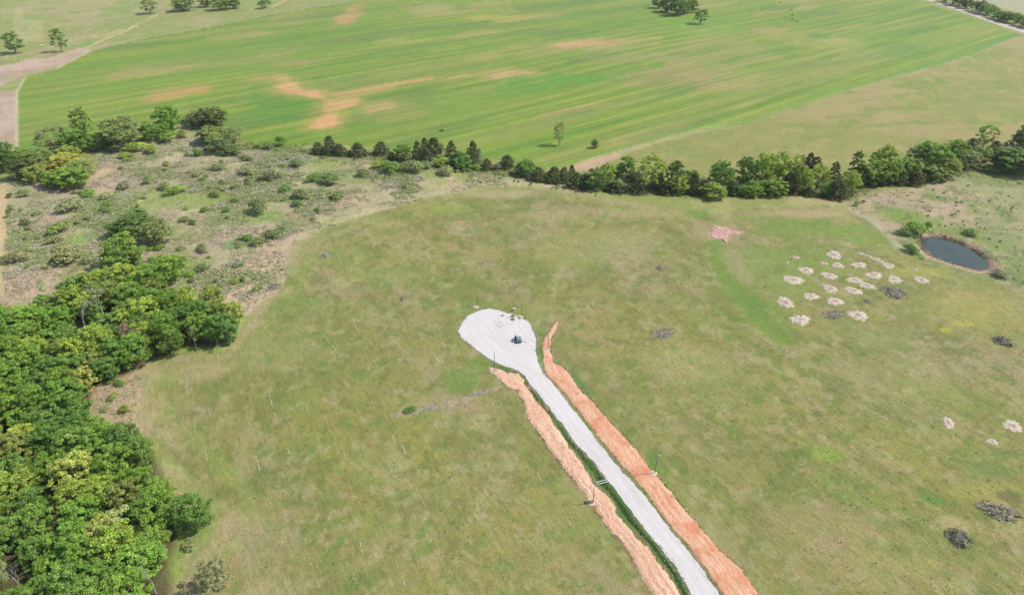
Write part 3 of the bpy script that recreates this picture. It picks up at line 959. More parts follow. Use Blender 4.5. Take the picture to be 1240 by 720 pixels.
def limb_chain(p0, p1, r0, r1, rng, n=3, wob=0.25):
    pts = [np.asarray(p0, float)]
    for i in range(1, n + 1):
        t = i / n
        p = np.asarray(p0) * (1 - t) + np.asarray(p1) * t
        if i < n:
            p = p + np.array([rng.uniform(-wob, wob) for _ in range(3)])
        pts.append(p)
    return [(pts[i], pts[i + 1], r0 + (r1 - r0) * i / n, r0 + (r1 - r0) * (i + 1) / n) for i in range(n)]


def broad(seed, H=9.0, Rr=4.0, nl=12, low=0.28, per=46, size=0.29, gap=0.0, narrow=1.0):
    """broad-leaved tree; returns (crown mesh, trunk mesh, width, height)"""
    rng = random.Random(seed)
    lobes = []
    zb = low * H
    for i in range(nl):
        a = 2.4 * i + rng.uniform(-.4, .4)
        tz = -1 + 2 * ((i + .5) / nl) ** .92
        rl = Rr * rng.uniform(.32, .46)
        prof = 1 - .38 * tz * tz if tz < 0 else math.sqrt(1 - tz * tz * .98)
        rr = (Rr - rl * .75) * prof * rng.uniform(.8, 1.1)
        semi = (H - zb) / 2 - rl * .6
        z = (zb + H) / 2 + semi * tz + rng.uniform(-.3, .3)
        lobes.append((np.array([rr * math.cos(a), rr * math.sin(a), max(z, rl * .5)]), rl))
    zc = (zb + H) / 2
    clumps = []
    for c, rl in lobes:
        lt = rng.uniform(.88, 1.12)
        for k in range(rng.randint(8, 11)):
            d = np.array([rng.gauss(0, 1), rng.gauss(0, 1), rng.gauss(.25, .8)])
            d /= np.linalg.norm(d)
            if d[2] < -.5 or rng.random() < gap:
                continue
            p = c + d * rl * np.array([1, 1, .8]) * rng.uniform(.65, 1.05)
            r = rl * rng.uniform(.32, .5)
            clumps.append((p, np.array([r, r, r * .75]), lt * rng.uniform(.88, 1.12)))
    me = crown_mesh('broadleaf_crown', clumps, per, size)
    segs = limb_chain((0, 0, -.3), (rng.uniform(-.3, .3), rng.uniform(-.3, .3), zc * .75), .26, .15, rng, 3, .12)
    top = segs[-1][1]
    for c, rl in lobes[:9]:
        segs += limb_chain(segs[rng.randint(0, 2)][1], c, .12, .035, rng, 3, .3)
    tm = tube_mesh('broadleaf_trunk', segs, M_BARK, 5)
    return me, tm, 2 * Rr * .95, H


def cedar(seed, H=8.0, Rr=3.0, per=34, size=0.26):
    rng = random.Random(seed)
    clumps = []
    n = 88
    ex = rng.uniform(.52, .74)
    for i in range(n):
        t = (i + .5) / n
        z = H * (0.05 + .93 * t ** 1.25)
        f = z / H
        rr = Rr * (1 - f) ** ex * min(1, .72 + f * 2.2) * rng.uniform(.6, 1.14)
        a = i * 2.399 + rng.uniform(-.3, .3)
        r = rng.uniform(.32, .66) * (1.15 - .5 * f)
        p = np.array([rr * math.cos(a), rr * math.sin(a), z])
        clumps.append((p, np.array([r, r, r * 1.2]), rng.uniform(.7, 1.3)))
        if i % 3 == 0:
            clumps.append((p * np.array([.55, .55, 1]), np.array([r, r, r]), rng.uniform(.7, 1.2)))
    me = crown_mesh('cedar_crown', clumps, per, size, up=.5, jit=.6)
    segs = limb_chain((0, 0, -.3), (0, 0, H * .92), .17, .03, rng, 4, .05)
    for k in range(8):
        z = H * (.12 + .09 * k)
        a = k * 2.4
        segs += limb_chain((0, 0, z), (Rr * .6 * (1 - z / H) * math.cos(a), Rr * .6 * (1 - z / H) * math.sin(a), z + .5), .05, .02, rng, 2, .1)
    return me, tube_mesh('cedar_trunk', segs, M_BARK, 5), 2 * Rr * .95, H


def twiggy(seed, H=7.0, Rr=2.6, leaves=0, size=.25, mat=None):
    """bare or thinly leaved tree: forked branches and fine twigs"""
    rng = random.Random(seed)
    segs = []
    tips = []

    def grow(p, d, L, r, lev):
        n = 2
        for i in range(n):
            q = p + d * L / n + np.array([rng.uniform(-.1, .1) for _ in range(3)]) * L * .5
            segs.append((p, q, r, r * .8))
            p = q
            r *= .8
        if lev == 0:
            tips.append(p)
            return
        for k in range(3 if lev > 1 else 4):
            a = rng.uniform(0, 6.28)
            s = rng.uniform(.45, .95)
            nd = d + np.array([math.cos(a) * s, math.sin(a) * s, rng.uniform(-.1, .3)])
            nd /= np.linalg.norm(nd)
            grow(p, nd, L * rng.uniform(.6, .8), r * .62, lev - 1)
    grow(np.array([0, 0, -.2]), np.array([0, 0, 1.]), H * .34, .16, 4)
    tm = tube_mesh('branches', [s for s in segs], mat or M_GREYWOOD, 3)
    P = np.array(tips)
    w = 2 * np.percentile(np.hypot(P[:, 0], P[:, 1]), 90)
    h = P[:, 2].max()
    cm = None
    if leaves:
        cl = [(p, np.array([.45, .45, .35]), rng.uniform(.75, 1.25)) for p in tips if rng.random() < leaves]
        cm = crown_mesh('sparse_crown', cl, 8, size, shell=.2)
    return cm, tm, w, h


def shrub(seed, H=2.4, Rr=1.8, n=20, per=34, size=.26):
    rng = random.Random(seed)
    cl = []
    for i in range(n):
        a = i * 2.399
        q = math.sqrt((i + .5) / n)
        z = H * (.25 + .55 * math.sqrt(max(0, 1 - q * q)) * rng.uniform(.8, 1.15))
        r = Rr * rng.uniform(.24, .4)
        cl.append((np.array([Rr * .8 * q * math.cos(a), Rr * .8 * q * math.sin(a), z]), np.array([r, r, H * rng.uniform(.2, .3)]), rng.uniform(.75, 1.25)))
    me = crown_mesh('shrub_crown', cl, per, size)
    segs = []
    for c, r, _ in cl[::3]:
        segs += limb_chain((c[0] * .15, c[1] * .15, -.1), c, .05, .02, rng, 2, .1)
    return me, tube_mesh('shrub_stems', segs, M_BARK, 4), 2 * Rr, H


VAR = {
    'broad': [broad(s, nl=nl, low=lo, Rr=rr) for s, nl, lo, rr in ((1, 20, .02, 4.0), (2, 22, .01, 4.3), (3, 19, .05, 3.7), (4, 21, .02, 4.2), (5, 22, .04, 4.5), (6, 20, .01, 3.9), (7, 21, .03, 4.1))],
    'open': [broad(s, nl=17, low=.1, Rr=3.6, gap=.26, per=36, size=.28) for s in (21, 22, 23)],
    'tall': [broad(s, H=11, Rr=2.7, nl=21, low=.03, per=40, size=.28) for s in (31, 32, 33)],
    'cedar': [cedar(s, H=h, Rr=r) for s, h, r in ((41, 8, 3.1), (42, 7, 3.2), (43, 8.5, 2.7), (44, 7.5, 3.0), (45, 6.5, 3.0))],
    'bare': [twiggy(s) for s in (51, 52, 53)],
    'sparse': [twiggy(s, leaves=.75) for s in (61, 62)],
    'shrub': [shrub(s) for s in (71, 72, 73, 74)],
}
VC = {k: 0 for k in VAR}

COLR = {  # base colours of the leaves
    'bright': (.120, .205, .026), 'green': (.102, .180, .028), 'deep': (.080, .148, .024), 'olive': (.150, .195, .040), 'lime': (.186, .255, .036),
    'yellow': (.250, .285, .060), 'gold': (.275, .255, .055), 'cedar': (.056, .072, .022), 'dark': (.068, .092, .026), 'greygreen': (.138, .180, .060), 'pale': (.25, .28, .105),
    'brown': (.21, .15, .11), 'sage': (.185, .205, .088)}
WORD = {'bright': 'bright green', 'green': 'mid green', 'deep': 'deep green', 'olive': 'olive green', 'lime': 'light yellowish green', 'yellow': 'pale yellow', 'gold': 'golden yellow', 'cedar': 'blackish green',
        'dark': 'dark green', 'greygreen': 'greyish green', 'pale': 'pale straw green', 'brown': 'pinkish brown', 'sage': 'dull sage green'}


def tree(x, y, w, h, kind, colr, label, cat='tree', group=None, name=None, lean=0.0):
    """x, y ground metres; w crown width, h height in metres"""
    v = VAR[kind]
    cm, tm, W, H = v[VC[kind] % len(v)] if group else v[R.randrange(len(v))]
    VC[kind] += 1
    nm = name or {'broad': 'broadleaf_tree', 'open': 'broadleaf_tree', 'tall': 'broadleaf_tree', 'cedar': 'cedar_tree', 'bare': 'bare_tree', 'sparse': 'sparse_tree', 'shrub': 'shrub'}[kind]
    o = empty(nm, (x, y, hgt(x, y)), R.uniform(0, 6.28), (w / W, w / W * R.uniform(.92, 1.08), h / H))
    if kind == 'shrub' and cat == 'shrub':
        k_ = R.uniform(.7, 1.4)
        o.scale = (o.scale.x * k_, o.scale.y / k_, o.scale.z * R.uniform(.75, 1.2))
        o.rotation_euler = (0, 0, R.gauss(0, .5))
    if lean:
        o.rotation_euler = (0, lean, 0)
    tag(o, label, cat, group)
    base = np.array(COLR[colr]) * R.uniform(.86, 1.14) * np.array([R.uniform(.92, 1.1), 1, R.uniform(.85, 1.15)])
    if tm:
        t = put('trunk' if kind not in ('shrub', 'bare', 'sparse') else ('stems' if kind == 'shrub' else 'branches'), tm, None, o)
    if cm:
        c = put('crown', cm, None, o)
        c.color = (*base, 1)
    return o


def ptree(px, py, wpx, hpx, kind, colr, label, cat='tree', group=None, name=None, lean=0.0):
    """px, py: where the plant's lower edge meets the ground in the photograph; wpx, hpx: its size there"""
    s = ppm(py)
    d = dep(py)
    low = kind in ('cedar', 'shrub')
    k = (.34 if low else .22) * wpx * math.sin(d)
    x, y = G(px, py - k)
    h = max((hpx - k - .28 * wpx * math.sin(d)) / (s * math.cos(d)), .55 * wpx / s if not low else .4 * wpx / s)
    return tree(x, y, wpx / s, h, kind, colr, label, cat, group, name, lean)


# --- the wood on the left
def wood_label(x, y, w, c, kind):
    """look and place of one tree of the wood"""
    p, q = np.array([x]), np.array([y])
    size = 'small' if w < 7.1 else 'large' if w > 8.4 else 'medium'
    dm = sdpoly(p, q, MOWN, 60)[0]
    ds = sdpoly(p, q, SCRUB, 60)[0]
    dc = math.hypot(x - G(145, 490)[0], y - G(145, 490)[1])
    zone = 'beside the tan clearing at the wood edge' if dc < 17 else 'on the mown edge of the wood' if dm < 8 else 'on the scrub side of the wood' if ds < 9 else 'deep in the wood beyond the tan clearing' if y > G(145, 490)[1] else 'deep in the wood near the round outlying tree'
    return size + ' ' + WORD[c] + (' gappy tree ' if kind == 'open' else ' tree ') + zone


def hedge_zone(px):
    return ('behind the scrub' if px < 560 else 'beside the dry strip where the scrub ends' if px < 645 else 'where the hay field fence meets it' if px < 780 else 'above the pink washout' if px < 900 else 'above the lush low ground' if px < 1030 else 'behind the rough pond pasture')


GW = 'trees of the dense wood'
special = [(98, 600, 46, 46, 'broad', 'yellow', 'pale yellow tree crown deep in the dense wood'), (128, 668, 44, 36, 'broad', 'yellow', 'pale yellow tree crown deep in the dense wood'),
           (158, 628, 36, 40, 'broad', 'olive', None), (30, 716, 40, 30, 'bare', 'sage', 'leafless grey tree poking through the dense wood'), (105, 396, 34, 26, 'bare', 'sage', 'leafless grey tree poking through the dense wood'),
           (130, 385, 26, 26, 'sparse', 'sage', 'thinly leaved grey-green tree at the scrub side of the wood'), (162, 418, 19, 15, 'open', 'brown', 'small pinkish brown ball-shaped tree among green crowns'),
           (180, 424, 26, 30, 'broad', 'lime', None), (166, 445, 44, 36, 'broad', 'bright', None), (108, 478, 24, 28, 'broad', 'yellow', 'pale yellow tree crown deep in the dense wood'), (272, 420, 38, 36, 'broad', 'deep', None),
           (284, 398, 26, 28, 'broad', 'lime', None), (262, 385, 30, 34, 'broad', 'olive', None), (244, 416, 34, 34, 'broad', 'bright', None), (210, 432, 30, 32, 'broad', 'green', None), (122, 440, 40, 42, 'broad', 'lime', None),
           (190, 715, 26, 26, 'bare', 'sage', 'leafless grey tree poking through the dense wood'), (70, 366, 22, 18, 'sparse', 'pale', 'thinly leaved grey-green tree at the scrub side of the wood'), (158, 655, 34, 28, 'sparse', 'pale', 'thinly leaved pale tree behind a yellow crown in the wood'),
           (240, 420, 14, 22, 'bare', 'sage', 'leafless grey tree poking through the dense wood'), (124, 665, 16, 12, 'bare', 'sage', 'leafless grey tree poking through the dense wood')]
placed = []
for px, py, w, h, kind, c, lab in special:
    o = ptree(px, py + (0 if kind == 'broad' else 10), w, h + (6 if kind == 'broad' else 22), kind, c, lab or wood_label(*G(px, py), w / ppm(py), c, kind), 'tree', GW)
    placed.append((o.location.x, o.location.y, 5.0 if kind == 'broad' else 4.1))
lo, hi = FOREST.min(0), FOREST.max(0)
tries = 0
nfor = 0
while tries < 9000:
    tries += 1
    x = R.uniform(max(lo[0], -178), hi[0])
    y = R.uniform(max(lo[1], 60), hi[1])
    if sdpoly(np.array([x]), np.array([y]), FOREST)[0] > -1.2:
        continue
    if abs(x) > 42 + .78 * y:
        continue
    if any((x - a) ** 2 + (y - b) ** 2 < q ** 2 for a, b, q in placed):
        continue
    placed.append((x, y, 5.0))
    n0 = float(vnoise(np.array([x / 17.]), np.array([y / 17.]), 5)[0])
    r = R.random() * .55 + n0 * .45
    c = 'bright' if r < .40 else 'green' if r < .58 else 'lime' if r < .66 else 'deep' if r < .76 else 'olive' if r < .84 else 'greygreen'
    kind = 'open' if R.random() < .12 else 'broad'
    w = R.uniform(6.2, 9.4)
    tree(x, y, w, R.uniform(5.6, 9.4) * (w / 8) ** .5, kind, c, wood_label(x, y, w, c, kind), 'tree', GW)
    nfor += 1

# --- trees standing clear near the wood and in the scrub
ptree(238, 645, 44, 46, 'broad', 'deep', 'round deep green tree at the outer tip of the wood, by the mown grass')
ptree(264, 722, 42, 44, 'open', 'sage', 'pale sage tree standing alone on mown grass beside the wood')
ptree(232, 668, 22, 16, 'shrub', 'sage', 'pale shrub on the grass below the round deep green tree', 'shrub')
ptree(152, 328, 50, 52, 'broad', 'green', 'large mid green tree in front of the scrub thicket', 'tree')
ptree(168, 285, 44, 34, 'broad', 'deep', 'wide dark green tree at the back of the scrub clump')
ptree(192, 297, 36, 34, 'broad', 'greygreen', 'grey-green tree at the right side of the scrub clump')
ptree(143, 285, 24, 20, 'broad', 'deep', 'small deep green tree at the left side of the scrub clump')
ptree(206, 344, 42, 38, 'broad', 'bright', 'bright green round tree between scrub path and wood')
ptree(180, 345, 34, 18, 'broad', 'bright', 'low bright green tree in the hollow beside the scrub path')
ptree(130, 345, 34, 22, 'broad', 'lime', 'light green tree on the scrub edge of the wood')
ptree(100, 352, 30, 20, 'open', 'olive', 'open olive tree on the scrub edge of the wood')

# --- the tree belt along the upper left
GB = 'trees of the belt beside the hay field'
for px, py, w, h, kind, c in [(px, py, w * 1.14, h * .86, 'broad' if kind == 'open' and px % 4 else kind, c) for px, py, w, h, kind, c in [
        (12, 208, 28, 42, 'broad', 'deep'), (-8, 205, 26, 36, 'broad', 'green'), (32, 218, 26, 32, 'broad', 'dark'), (30, 205, 24, 30, 'broad', 'olive'), (52, 206, 32, 32, 'open', 'olive'), (48, 222, 26, 28, 'broad', 'olive'), (68, 228, 26, 26, 'broad', 'green'), (90, 230, 34, 34, 'broad', 'bright'),
        (78, 208, 30, 26, 'broad', 'gold'), (100, 216, 30, 24, 'broad', 'olive'), (84, 196, 26, 18, 'broad', 'lime'), (68, 186, 32, 40, 'open', 'greygreen'), (58, 190, 18, 26, 'sparse', 'greygreen'), (108, 180, 19, 58, 'tall', 'olive'), (98, 186, 28, 36, 'broad', 'green'), (88, 182, 16, 26, 'open', 'olive'),
        (124, 183, 22, 26, 'broad', 'green'), (152, 182, 38, 50, 'broad', 'greygreen'), (138, 182, 18, 24, 'broad', 'dark'), (182, 172, 26, 28, 'broad', 'green'), (172, 172, 16, 20, 'broad', 'lime'), (206, 162, 26, 40, 'broad', 'bright'), (200, 168, 14, 20, 'broad', 'green'),
        (223, 157, 18, 22, 'sparse', 'sage'), (243, 156, 22, 24, 'broad', 'dark'), (259, 155, 30, 30, 'broad', 'dark'), (236, 150, 20, 18, 'open', 'greygreen'), (257, 174, 26, 26, 'broad', 'olive'), (266, 186, 24, 26, 'broad', 'greygreen'), (262, 178, 18, 20, 'broad', 'lime'),
        (284, 178, 20, 30, 'open', 'greygreen'), (290, 172, 14, 24, 'sparse', 'sage'), (275, 170, 20, 20, 'open', 'olive')]]:
    ptree(px, py, w, h, kind, c, WORD[c] + (' sparse tree' if kind == 'sparse' else ' tall narrow tree' if kind == 'tall' else ' broad-leaved tree') + (' around the golden tree in the belt' if px < 115 else ' on the scrub hump below the hay field' if px > 215 else ' in the middle of the belt below the hay field'), 'tree', GB)

# --- hedgerow across the middle
GH = 'trees of the long hedgerow'
hedge = [
    (386, 187, 17, 20, 'cedar', 'cedar'), (400, 183, 18, 24, 'cedar', 'cedar'), (396, 188, 14, 14, 'cedar', 'dark'), (411, 188, 19, 20, 'cedar', 'cedar'), (434, 189, 20, 22, 'cedar', 'cedar'), (462, 187, 19, 20, 'cedar', 'cedar'), (474, 193, 14, 14, 'cedar', 'dark'), (488, 194, 18, 24, 'broad', 'deep'),
    (506, 194, 13, 28, 'cedar', 'cedar'), (517, 196, 15, 22, 'cedar', 'dark'), (526, 189, 20, 26, 'cedar', 'cedar'), (515, 186, 12, 22, 'cedar', 'cedar'), (536, 201, 16, 14, 'broad', 'lime'), (547, 193, 16, 26, 'cedar', 'cedar'), (557, 206, 30, 30, 'cedar', 'deep'), (548, 204, 16, 14, 'cedar', 'dark'), (573, 194, 14, 26, 'cedar', 'dark'),
    (580, 199, 13, 22, 'cedar', 'sage'), (579, 205, 14, 10, 'shrub', 'bright'), (590, 205, 15, 17, 'cedar', 'dark'), (603, 205, 11, 12, 'shrub', 'brown'), (614, 204, 18, 20, 'cedar', 'dark'), (595, 198, 12, 12, 'bare', 'sage'), (563, 178, 8, 14, 'bare', 'sage'), (637, 213, 20, 24, 'broad', 'green'), (628, 210, 10, 14, 'broad', 'deep'),
    (652, 221, 20, 24, 'cedar', 'cedar'), (671, 223, 22, 27, 'cedar', 'cedar'), (683, 221, 13, 24, 'cedar', 'dark'), (698, 230, 22, 26, 'cedar', 'cedar'), (708, 229, 14, 22, 'cedar', 'dark'), (720, 230, 24, 32, 'broad', 'deep'), (735, 224, 18, 32, 'broad', 'lime'), (745, 234, 28, 22, 'cedar', 'cedar'), (692, 216, 10, 20, 'cedar', 'dark'),
    (748, 213, 14, 12, 'broad', 'deep'), (758, 216, 18, 30, 'broad', 'green'), (770, 223, 24, 18, 'cedar', 'dark'), (772, 235, 23, 18, 'cedar', 'cedar'), (787, 230, 24, 50, 'open', 'lime'), (797, 226, 15, 36, 'open', 'yellow'), (796, 229, 18, 26, 'cedar', 'cedar'), (807, 236, 24, 24, 'cedar', 'cedar'), (816, 230, 20, 42, 'broad', 'deep'), (822, 234, 20, 26, 'broad', 'lime'),
    (835, 230, 16, 30, 'broad', 'green'), (839, 235, 18, 32, 'cedar', 'cedar'), (851, 236, 16, 24, 'cedar', 'dark'), (863, 241, 26, 24, 'broad', 'lime'), (872, 232, 24, 44, 'broad', 'green'), (866, 220, 14, 26, 'open', 'lime'), (887, 237, 18, 24, 'cedar', 'dark'), (897, 236, 12, 16, 'broad', 'bright'), (902, 230, 24, 46, 'broad', 'deep'), (911, 238, 24, 24, 'broad', 'bright'),
    (925, 226, 26, 46, 'broad', 'lime'), (936, 237, 26, 28, 'broad', 'bright'), (930, 234, 14, 20, 'cedar', 'cedar'), (941, 220, 16, 40, 'open', 'lime'), (950, 228, 24, 42, 'broad', 'lime'), (953, 235, 20, 34, 'cedar', 'cedar'), (964, 232, 20, 40, 'broad', 'olive'), (971, 233, 22, 36, 'broad', 'lime'), (978, 208, 14, 26, 'cedar', 'cedar'), (986, 210, 18, 24, 'cedar', 'cedar'), (979, 238, 18, 16, 'cedar', 'cedar'), (966, 206, 12, 22, 'open', 'lime'),
    (990, 226, 22, 30, 'broad', 'lime'), (992, 238, 18, 26, 'bare', 'sage'), (1000, 237, 18, 22, 'broad', 'bright'), (1007, 226, 18, 34, 'cedar', 'cedar'), (1012, 242, 28, 34, 'cedar', 'cedar'), (1026, 234, 20, 34, 'broad', 'lime'), (1033, 218, 13, 40, 'tall', 'deep'),
    (1040, 220, 20, 26, 'cedar', 'cedar'), (1038, 224, 14, 16, 'broad', 'greygreen'), (1055, 223, 26, 38, 'broad', 'lime'), (1066, 214, 24, 44, 'broad', 'lime'), (1068, 224, 22, 28, 'cedar', 'dark'), (1078, 222, 20, 34, 'broad', 'bright'), (1090, 225, 20, 24, 'cedar', 'cedar'), (1096, 218, 28, 34, 'broad', 'bright'), (1108, 226, 17, 22, 'cedar', 'cedar'), (1116, 222, 14, 16, 'cedar', 'dark'),
    (1112, 210, 30, 44, 'broad', 'deep'), (1126, 210, 32, 46, 'broad', 'bright'), (1131, 219, 28, 26, 'broad', 'olive'), (1146, 217, 22, 30, 'broad', 'olive'), (1152, 214, 14, 26, 'broad', 'lime'), (1160, 206, 20, 24, 'cedar', 'dark'), (1155, 196, 26, 32, 'broad', 'bright'), (1173, 200, 22, 22, 'broad', 'sage'), (1174, 190, 26, 28, 'cedar', 'dark'), (1186, 194, 20, 20, 'broad', 'olive'), (1190, 180, 20, 34, 'open', 'lime'),
    (1201, 192, 18, 26, 'cedar', 'cedar'), (1216, 196, 22, 26, 'cedar', 'dark'), (1227, 190, 26, 36, 'cedar', 'cedar'), (1238, 180, 22, 32, 'broad', 'green'), (1230, 212, 46, 36, 'broad', 'deep'), (1210, 210, 20, 22, 'cedar', 'dark'), (1256, 208, 34, 40, 'broad', 'deep'), (1262, 192, 26, 36, 'cedar', 'cedar'), (1276, 204, 30, 34, 'broad', 'green'),
    (1294, 202, 28, 34, 'cedar', 'dark'), (1312, 198, 32, 36, 'broad', 'bright'), (1200, 211, 14, 14, 'shrub', 'green')]
for px, py, w, h, kind, c in hedge:
    w *= 1.16
    h *= .9
    if kind == 'cedar':
        lab = ('tall ' if h > 23 else 'squat ') + WORD[c] + ' cedar in the hedgerow ' + hedge_zone(px)
    elif kind == 'shrub':
        lab = WORD[c] + ' low shrub in the hedgerow'
    elif kind == 'bare':
        lab = 'leafless grey tree standing in the hedgerow'
    elif kind == 'tall':
        lab = 'tall narrow deep green tree rising out of the hedgerow'
    else:
        lab = ('tall ' if h > 35 else 'low ' if h < 23 else '') + WORD[c] + ' leafy tree in the hedgerow ' + hedge_zone(px)
    ptree(px, py, w, h, kind, c, lab, 'tree' if kind != 'shrub' else 'shrub', GH)

# --- single trees in the fields
ptree(20, 66, 25, 26, 'open', 'deep', 'dark spreading tree beside the fence corner and pink bare strip')
ptree(77, 64, 17, 28, 'open', 'deep', 'small leaning dark tree at the end of the pink bare strip', lean=-.16)
ptree(183, 17, 20, 18, 'open', 'greygreen', 'small grey-green tree beside the pale footpath')
ptree(222, 14, 24, 19, 'broad', 'deep', 'deep green tree at the top of the pale footpath', 'tree')
ptree(238, 13, 16, 15, 'sparse', 'yellow', 'thin yellowish tree between two green trees above the hay field')
ptree(250, 9, 16, 14, 'broad', 'olive', 'olive tree in the row above the hay field')
ptree(268, 13, 22, 17, 'broad', 'green', 'round mid green tree in the row above the hay field')
ptree(283, 11, 18, 15, 'broad', 'deep', 'deep green tree ending the row above the hay field')
ptree(321, 11, 17, 12, 'shrub', 'deep', 'low dark bush beside the reddish path above the hay field', 'shrub')
ptree(252, 45, 9, 12, 'sparse', 'pale', 'tiny pale sapling on the upper fence line of the hay field')
ptree(677, 177, 14, 30, 'open', 'pale', 'thin pale yellow-green tree alone in the hay field')
ptree(676, 147, 6, 13, 'bare', 'sage', 'slight leafless sapling in the hay field behind a pale tree')
ptree(720, 180, 9, 11, 'broad', 'deep', 'small round dark tree alone in the hay field')
ptree(572, 120, 7, 13, 'bare', 'sage', 'small leafless sapling alone in the hay field')
ptree(536, 159, 7, 5, 'shrub', 'olive', 'tiny bush in the hay field behind the cedars', 'shrub')
GC = 'clump of trees on the far side of the hay field'
for px, py, w, h, c in [(797, 10, 16, 14, 'deep'), (808, 15, 20, 18, 'dark'), (819, 19, 20, 20, 'deep'), (829, 17, 16, 18, 'green'), (838, 15, 13, 15, 'deep')]:
    ptree(px, py, w, h, 'broad', c, WORD[c] + ' tree in the clump on the far hay field', 'tree', GC)
ptree(848, 29, 17, 18, 'open', 'deep', 'single dark tree just below the clump on the hay field')
# --- hedge by the farm road, top right
for k in range(24):
    t = k / 23
    ptree(1128 + 190 * t, -2.5 + 62 * t + R.uniform(-.6, .6), R.uniform(13, 19), R.uniform(11, 15), 'broad' if k % 3 else 'shrub', R.choice(['deep', 'green', 'dark', 'deep']), 'dark bushy tree in the hedge along the farm road', 'tree', 'hedge along the farm road', 'hedge_tree')

# --- shrubs
GS = 'shrubs scattered in the scrub'
for px, py, w, h, c in [(212, 237, 24, 14, 'bright'), (200, 231, 20, 10, 'greygreen'), (234, 273, 10, 8, 'deep'), (224, 270, 16, 9, 'sage'), (313, 262, 26, 18, 'greygreen'), (86, 260, 28, 12, 'sage'), (30, 240, 15, 12, 'greygreen'), (46, 262, 13, 8, 'greygreen'), (32, 274, 15, 9, 'greygreen'), (72, 285, 26, 10, 'olive'), (66, 296, 22, 9, 'sage'), (92, 271, 7, 5, 'dark'),
                        (14, 255, 9, 7, 'sage'), (12, 240, 9, 8, 'dark'), (12, 264, 7, 12, 'greygreen'), (34, 290, 12, 8, 'sage'), (20, 322, 30, 14, 'sage'), (84, 322, 38, 18, 'sage'), (76, 308, 26, 12, 'sage'), (26, 312, 22, 10, 'greygreen'), (108, 320, 20, 12, 'sage'), (185, 188, 20, 8, 'lime'), (204, 174, 26, 8, 'bright'), (222, 168, 20, 7, 'olive'), (166, 186, 24, 10, 'lime'), (152, 194, 16, 8, 'lime'),
                        (222, 150, 12, 6, 'olive'), (284, 190, 26, 10, 'greygreen'), (270, 190, 14, 9, 'deep'), (310, 178, 8, 5, 'dark'), (325, 180, 16, 9, 'greygreen'), (341, 177, 16, 13, 'green'), (360, 204, 18, 8, 'greygreen'), (400, 225, 26, 13, 'greygreen'), (380, 222, 18, 9, 'green'), (365, 244, 26, 14, 'greygreen'), (360, 252, 14, 9, 'deep'), (410, 243, 20, 10, 'greygreen'), (345, 234, 16, 8, 'green'), (475, 212, 26, 11, 'green'), (500, 212, 30, 14, 'greygreen'), (514, 206, 22, 10, 'greygreen'), (460, 205, 18, 8, 'lime'), (440, 215, 20, 8, 'greygreen'), (540, 214, 26, 8, 'sage'),
                        (315, 250, 16, 8, 'sage'), (330, 290, 20, 8, 'greygreen'), (312, 298, 20, 10, 'greygreen'), (322, 292, 6, 4, 'dark'), (300, 292, 14, 8, 'green'), (337, 284, 14, 7, 'greygreen'), (246, 306, 20, 8, 'sage'), (262, 240, 16, 7, 'greygreen'), (274, 258, 10, 5, 'deep'), (150, 228, 18, 8, 'sage'), (180, 222, 18, 8, 'greygreen'), (128, 240, 16, 7, 'sage'), (240, 214, 16, 7, 'sage'), (265, 208, 20, 8, 'sage'), (300, 214, 22, 9, 'sage'), (330, 220, 26, 10, 'sage'), (240, 190, 16, 7, 'green'), (300, 196, 16, 6, 'olive'), (220, 318, 14, 9, 'green'), (246, 330, 20, 9, 'greygreen'), (290, 324, 14, 5, 'sage'), (146, 470, 14, 8, 'green'), (152, 502, 16, 8, 'olive'), (138, 486, 14, 7, 'olive'), (128, 500, 12, 6, 'sage'), (108, 240, 20, 10, 'bright')]:
    zone_ = 'on the tan clearing at the wood edge' if py > 440 else 'below the tree belt' if py < 200 and px < 300 else 'near the bare left strip' if px < 130 else 'behind the cedars strip' if px > 420 else 'beside the pale scrub corner' if py > 275 else 'in the middle of the scrub'
    zone_ = zone_.replace('behind the cedars strip', 'in front of the short cedar row')
    ptree(px, py, w, h, 'shrub', c, ('wide ' if w > 23 else 'small ' if w < 13 else '') + WORD[c] + ' low shrub ' + zone_, 'shrub', GS)
ptree(1108, 286, 30, 14, 'shrub', 'bright', 'bright green shrub beside the left end of the pond', 'shrub')
ptree(1094, 287, 16, 9, 'shrub', 'deep', 'low dark shrub beside the bright pond shrub', 'shrub')
ptree(1122, 280, 9, 11, 'shrub', 'green', 'upright green shrub just above the pond', 'shrub')
ptree(1175, 287, 20, 8, 'shrub', 'bright', 'low green shrub on the far bank of the pond', 'shrub')
ptree(1102, 308, 18, 8, 'shrub', 'green', 'green weedy shrub on the grass left of the pond', 'shrub')
ptree(1037, 250, 8, 8, 'shrub', 'greygreen', 'small round bush beside the cattle path', 'shrub')
ptree(1045, 246, 5, 4, 'shrub', 'dark', 'tiny dark bush beyond the small round bush', 'shrub')
ptree(1210, 338, 20, 6, 'shrub', 'sage', 'low sage shrub at the right tip of the pond', 'shrub')
ptree(1190, 268, 15, 9, 'bare', 'sage', 'tangle of dead grey branches on the pasture above the pond', 'dead bush', None, 'dead_bush')
ptree(497, 501, 15, 8, 'shrub', 'deep', 'small green shrub growing out of the brush windrow', 'shrub')
for k in range(46):
    px, py = R.uniform(1120, 1238), R.uniform(222, 300)
    p = np.array([G(px, py)])
    if sdpoly(p[:, 0], p[:, 1], BANK)[0] < 3 or sdpoly(p[:, 0], p[:, 1], SEPAST)[0] > -2:
        continue
    ptree(px, py, R.uniform(1.8, 4.6), R.uniform(1.6, 3.2), 'shrub', R.choice(['deep', 'greygreen', 'sage']), 'small weed tuft on the rough pasture by the pond', 'weed', 'weed tufts on the rough pasture', 'weed_tuft')
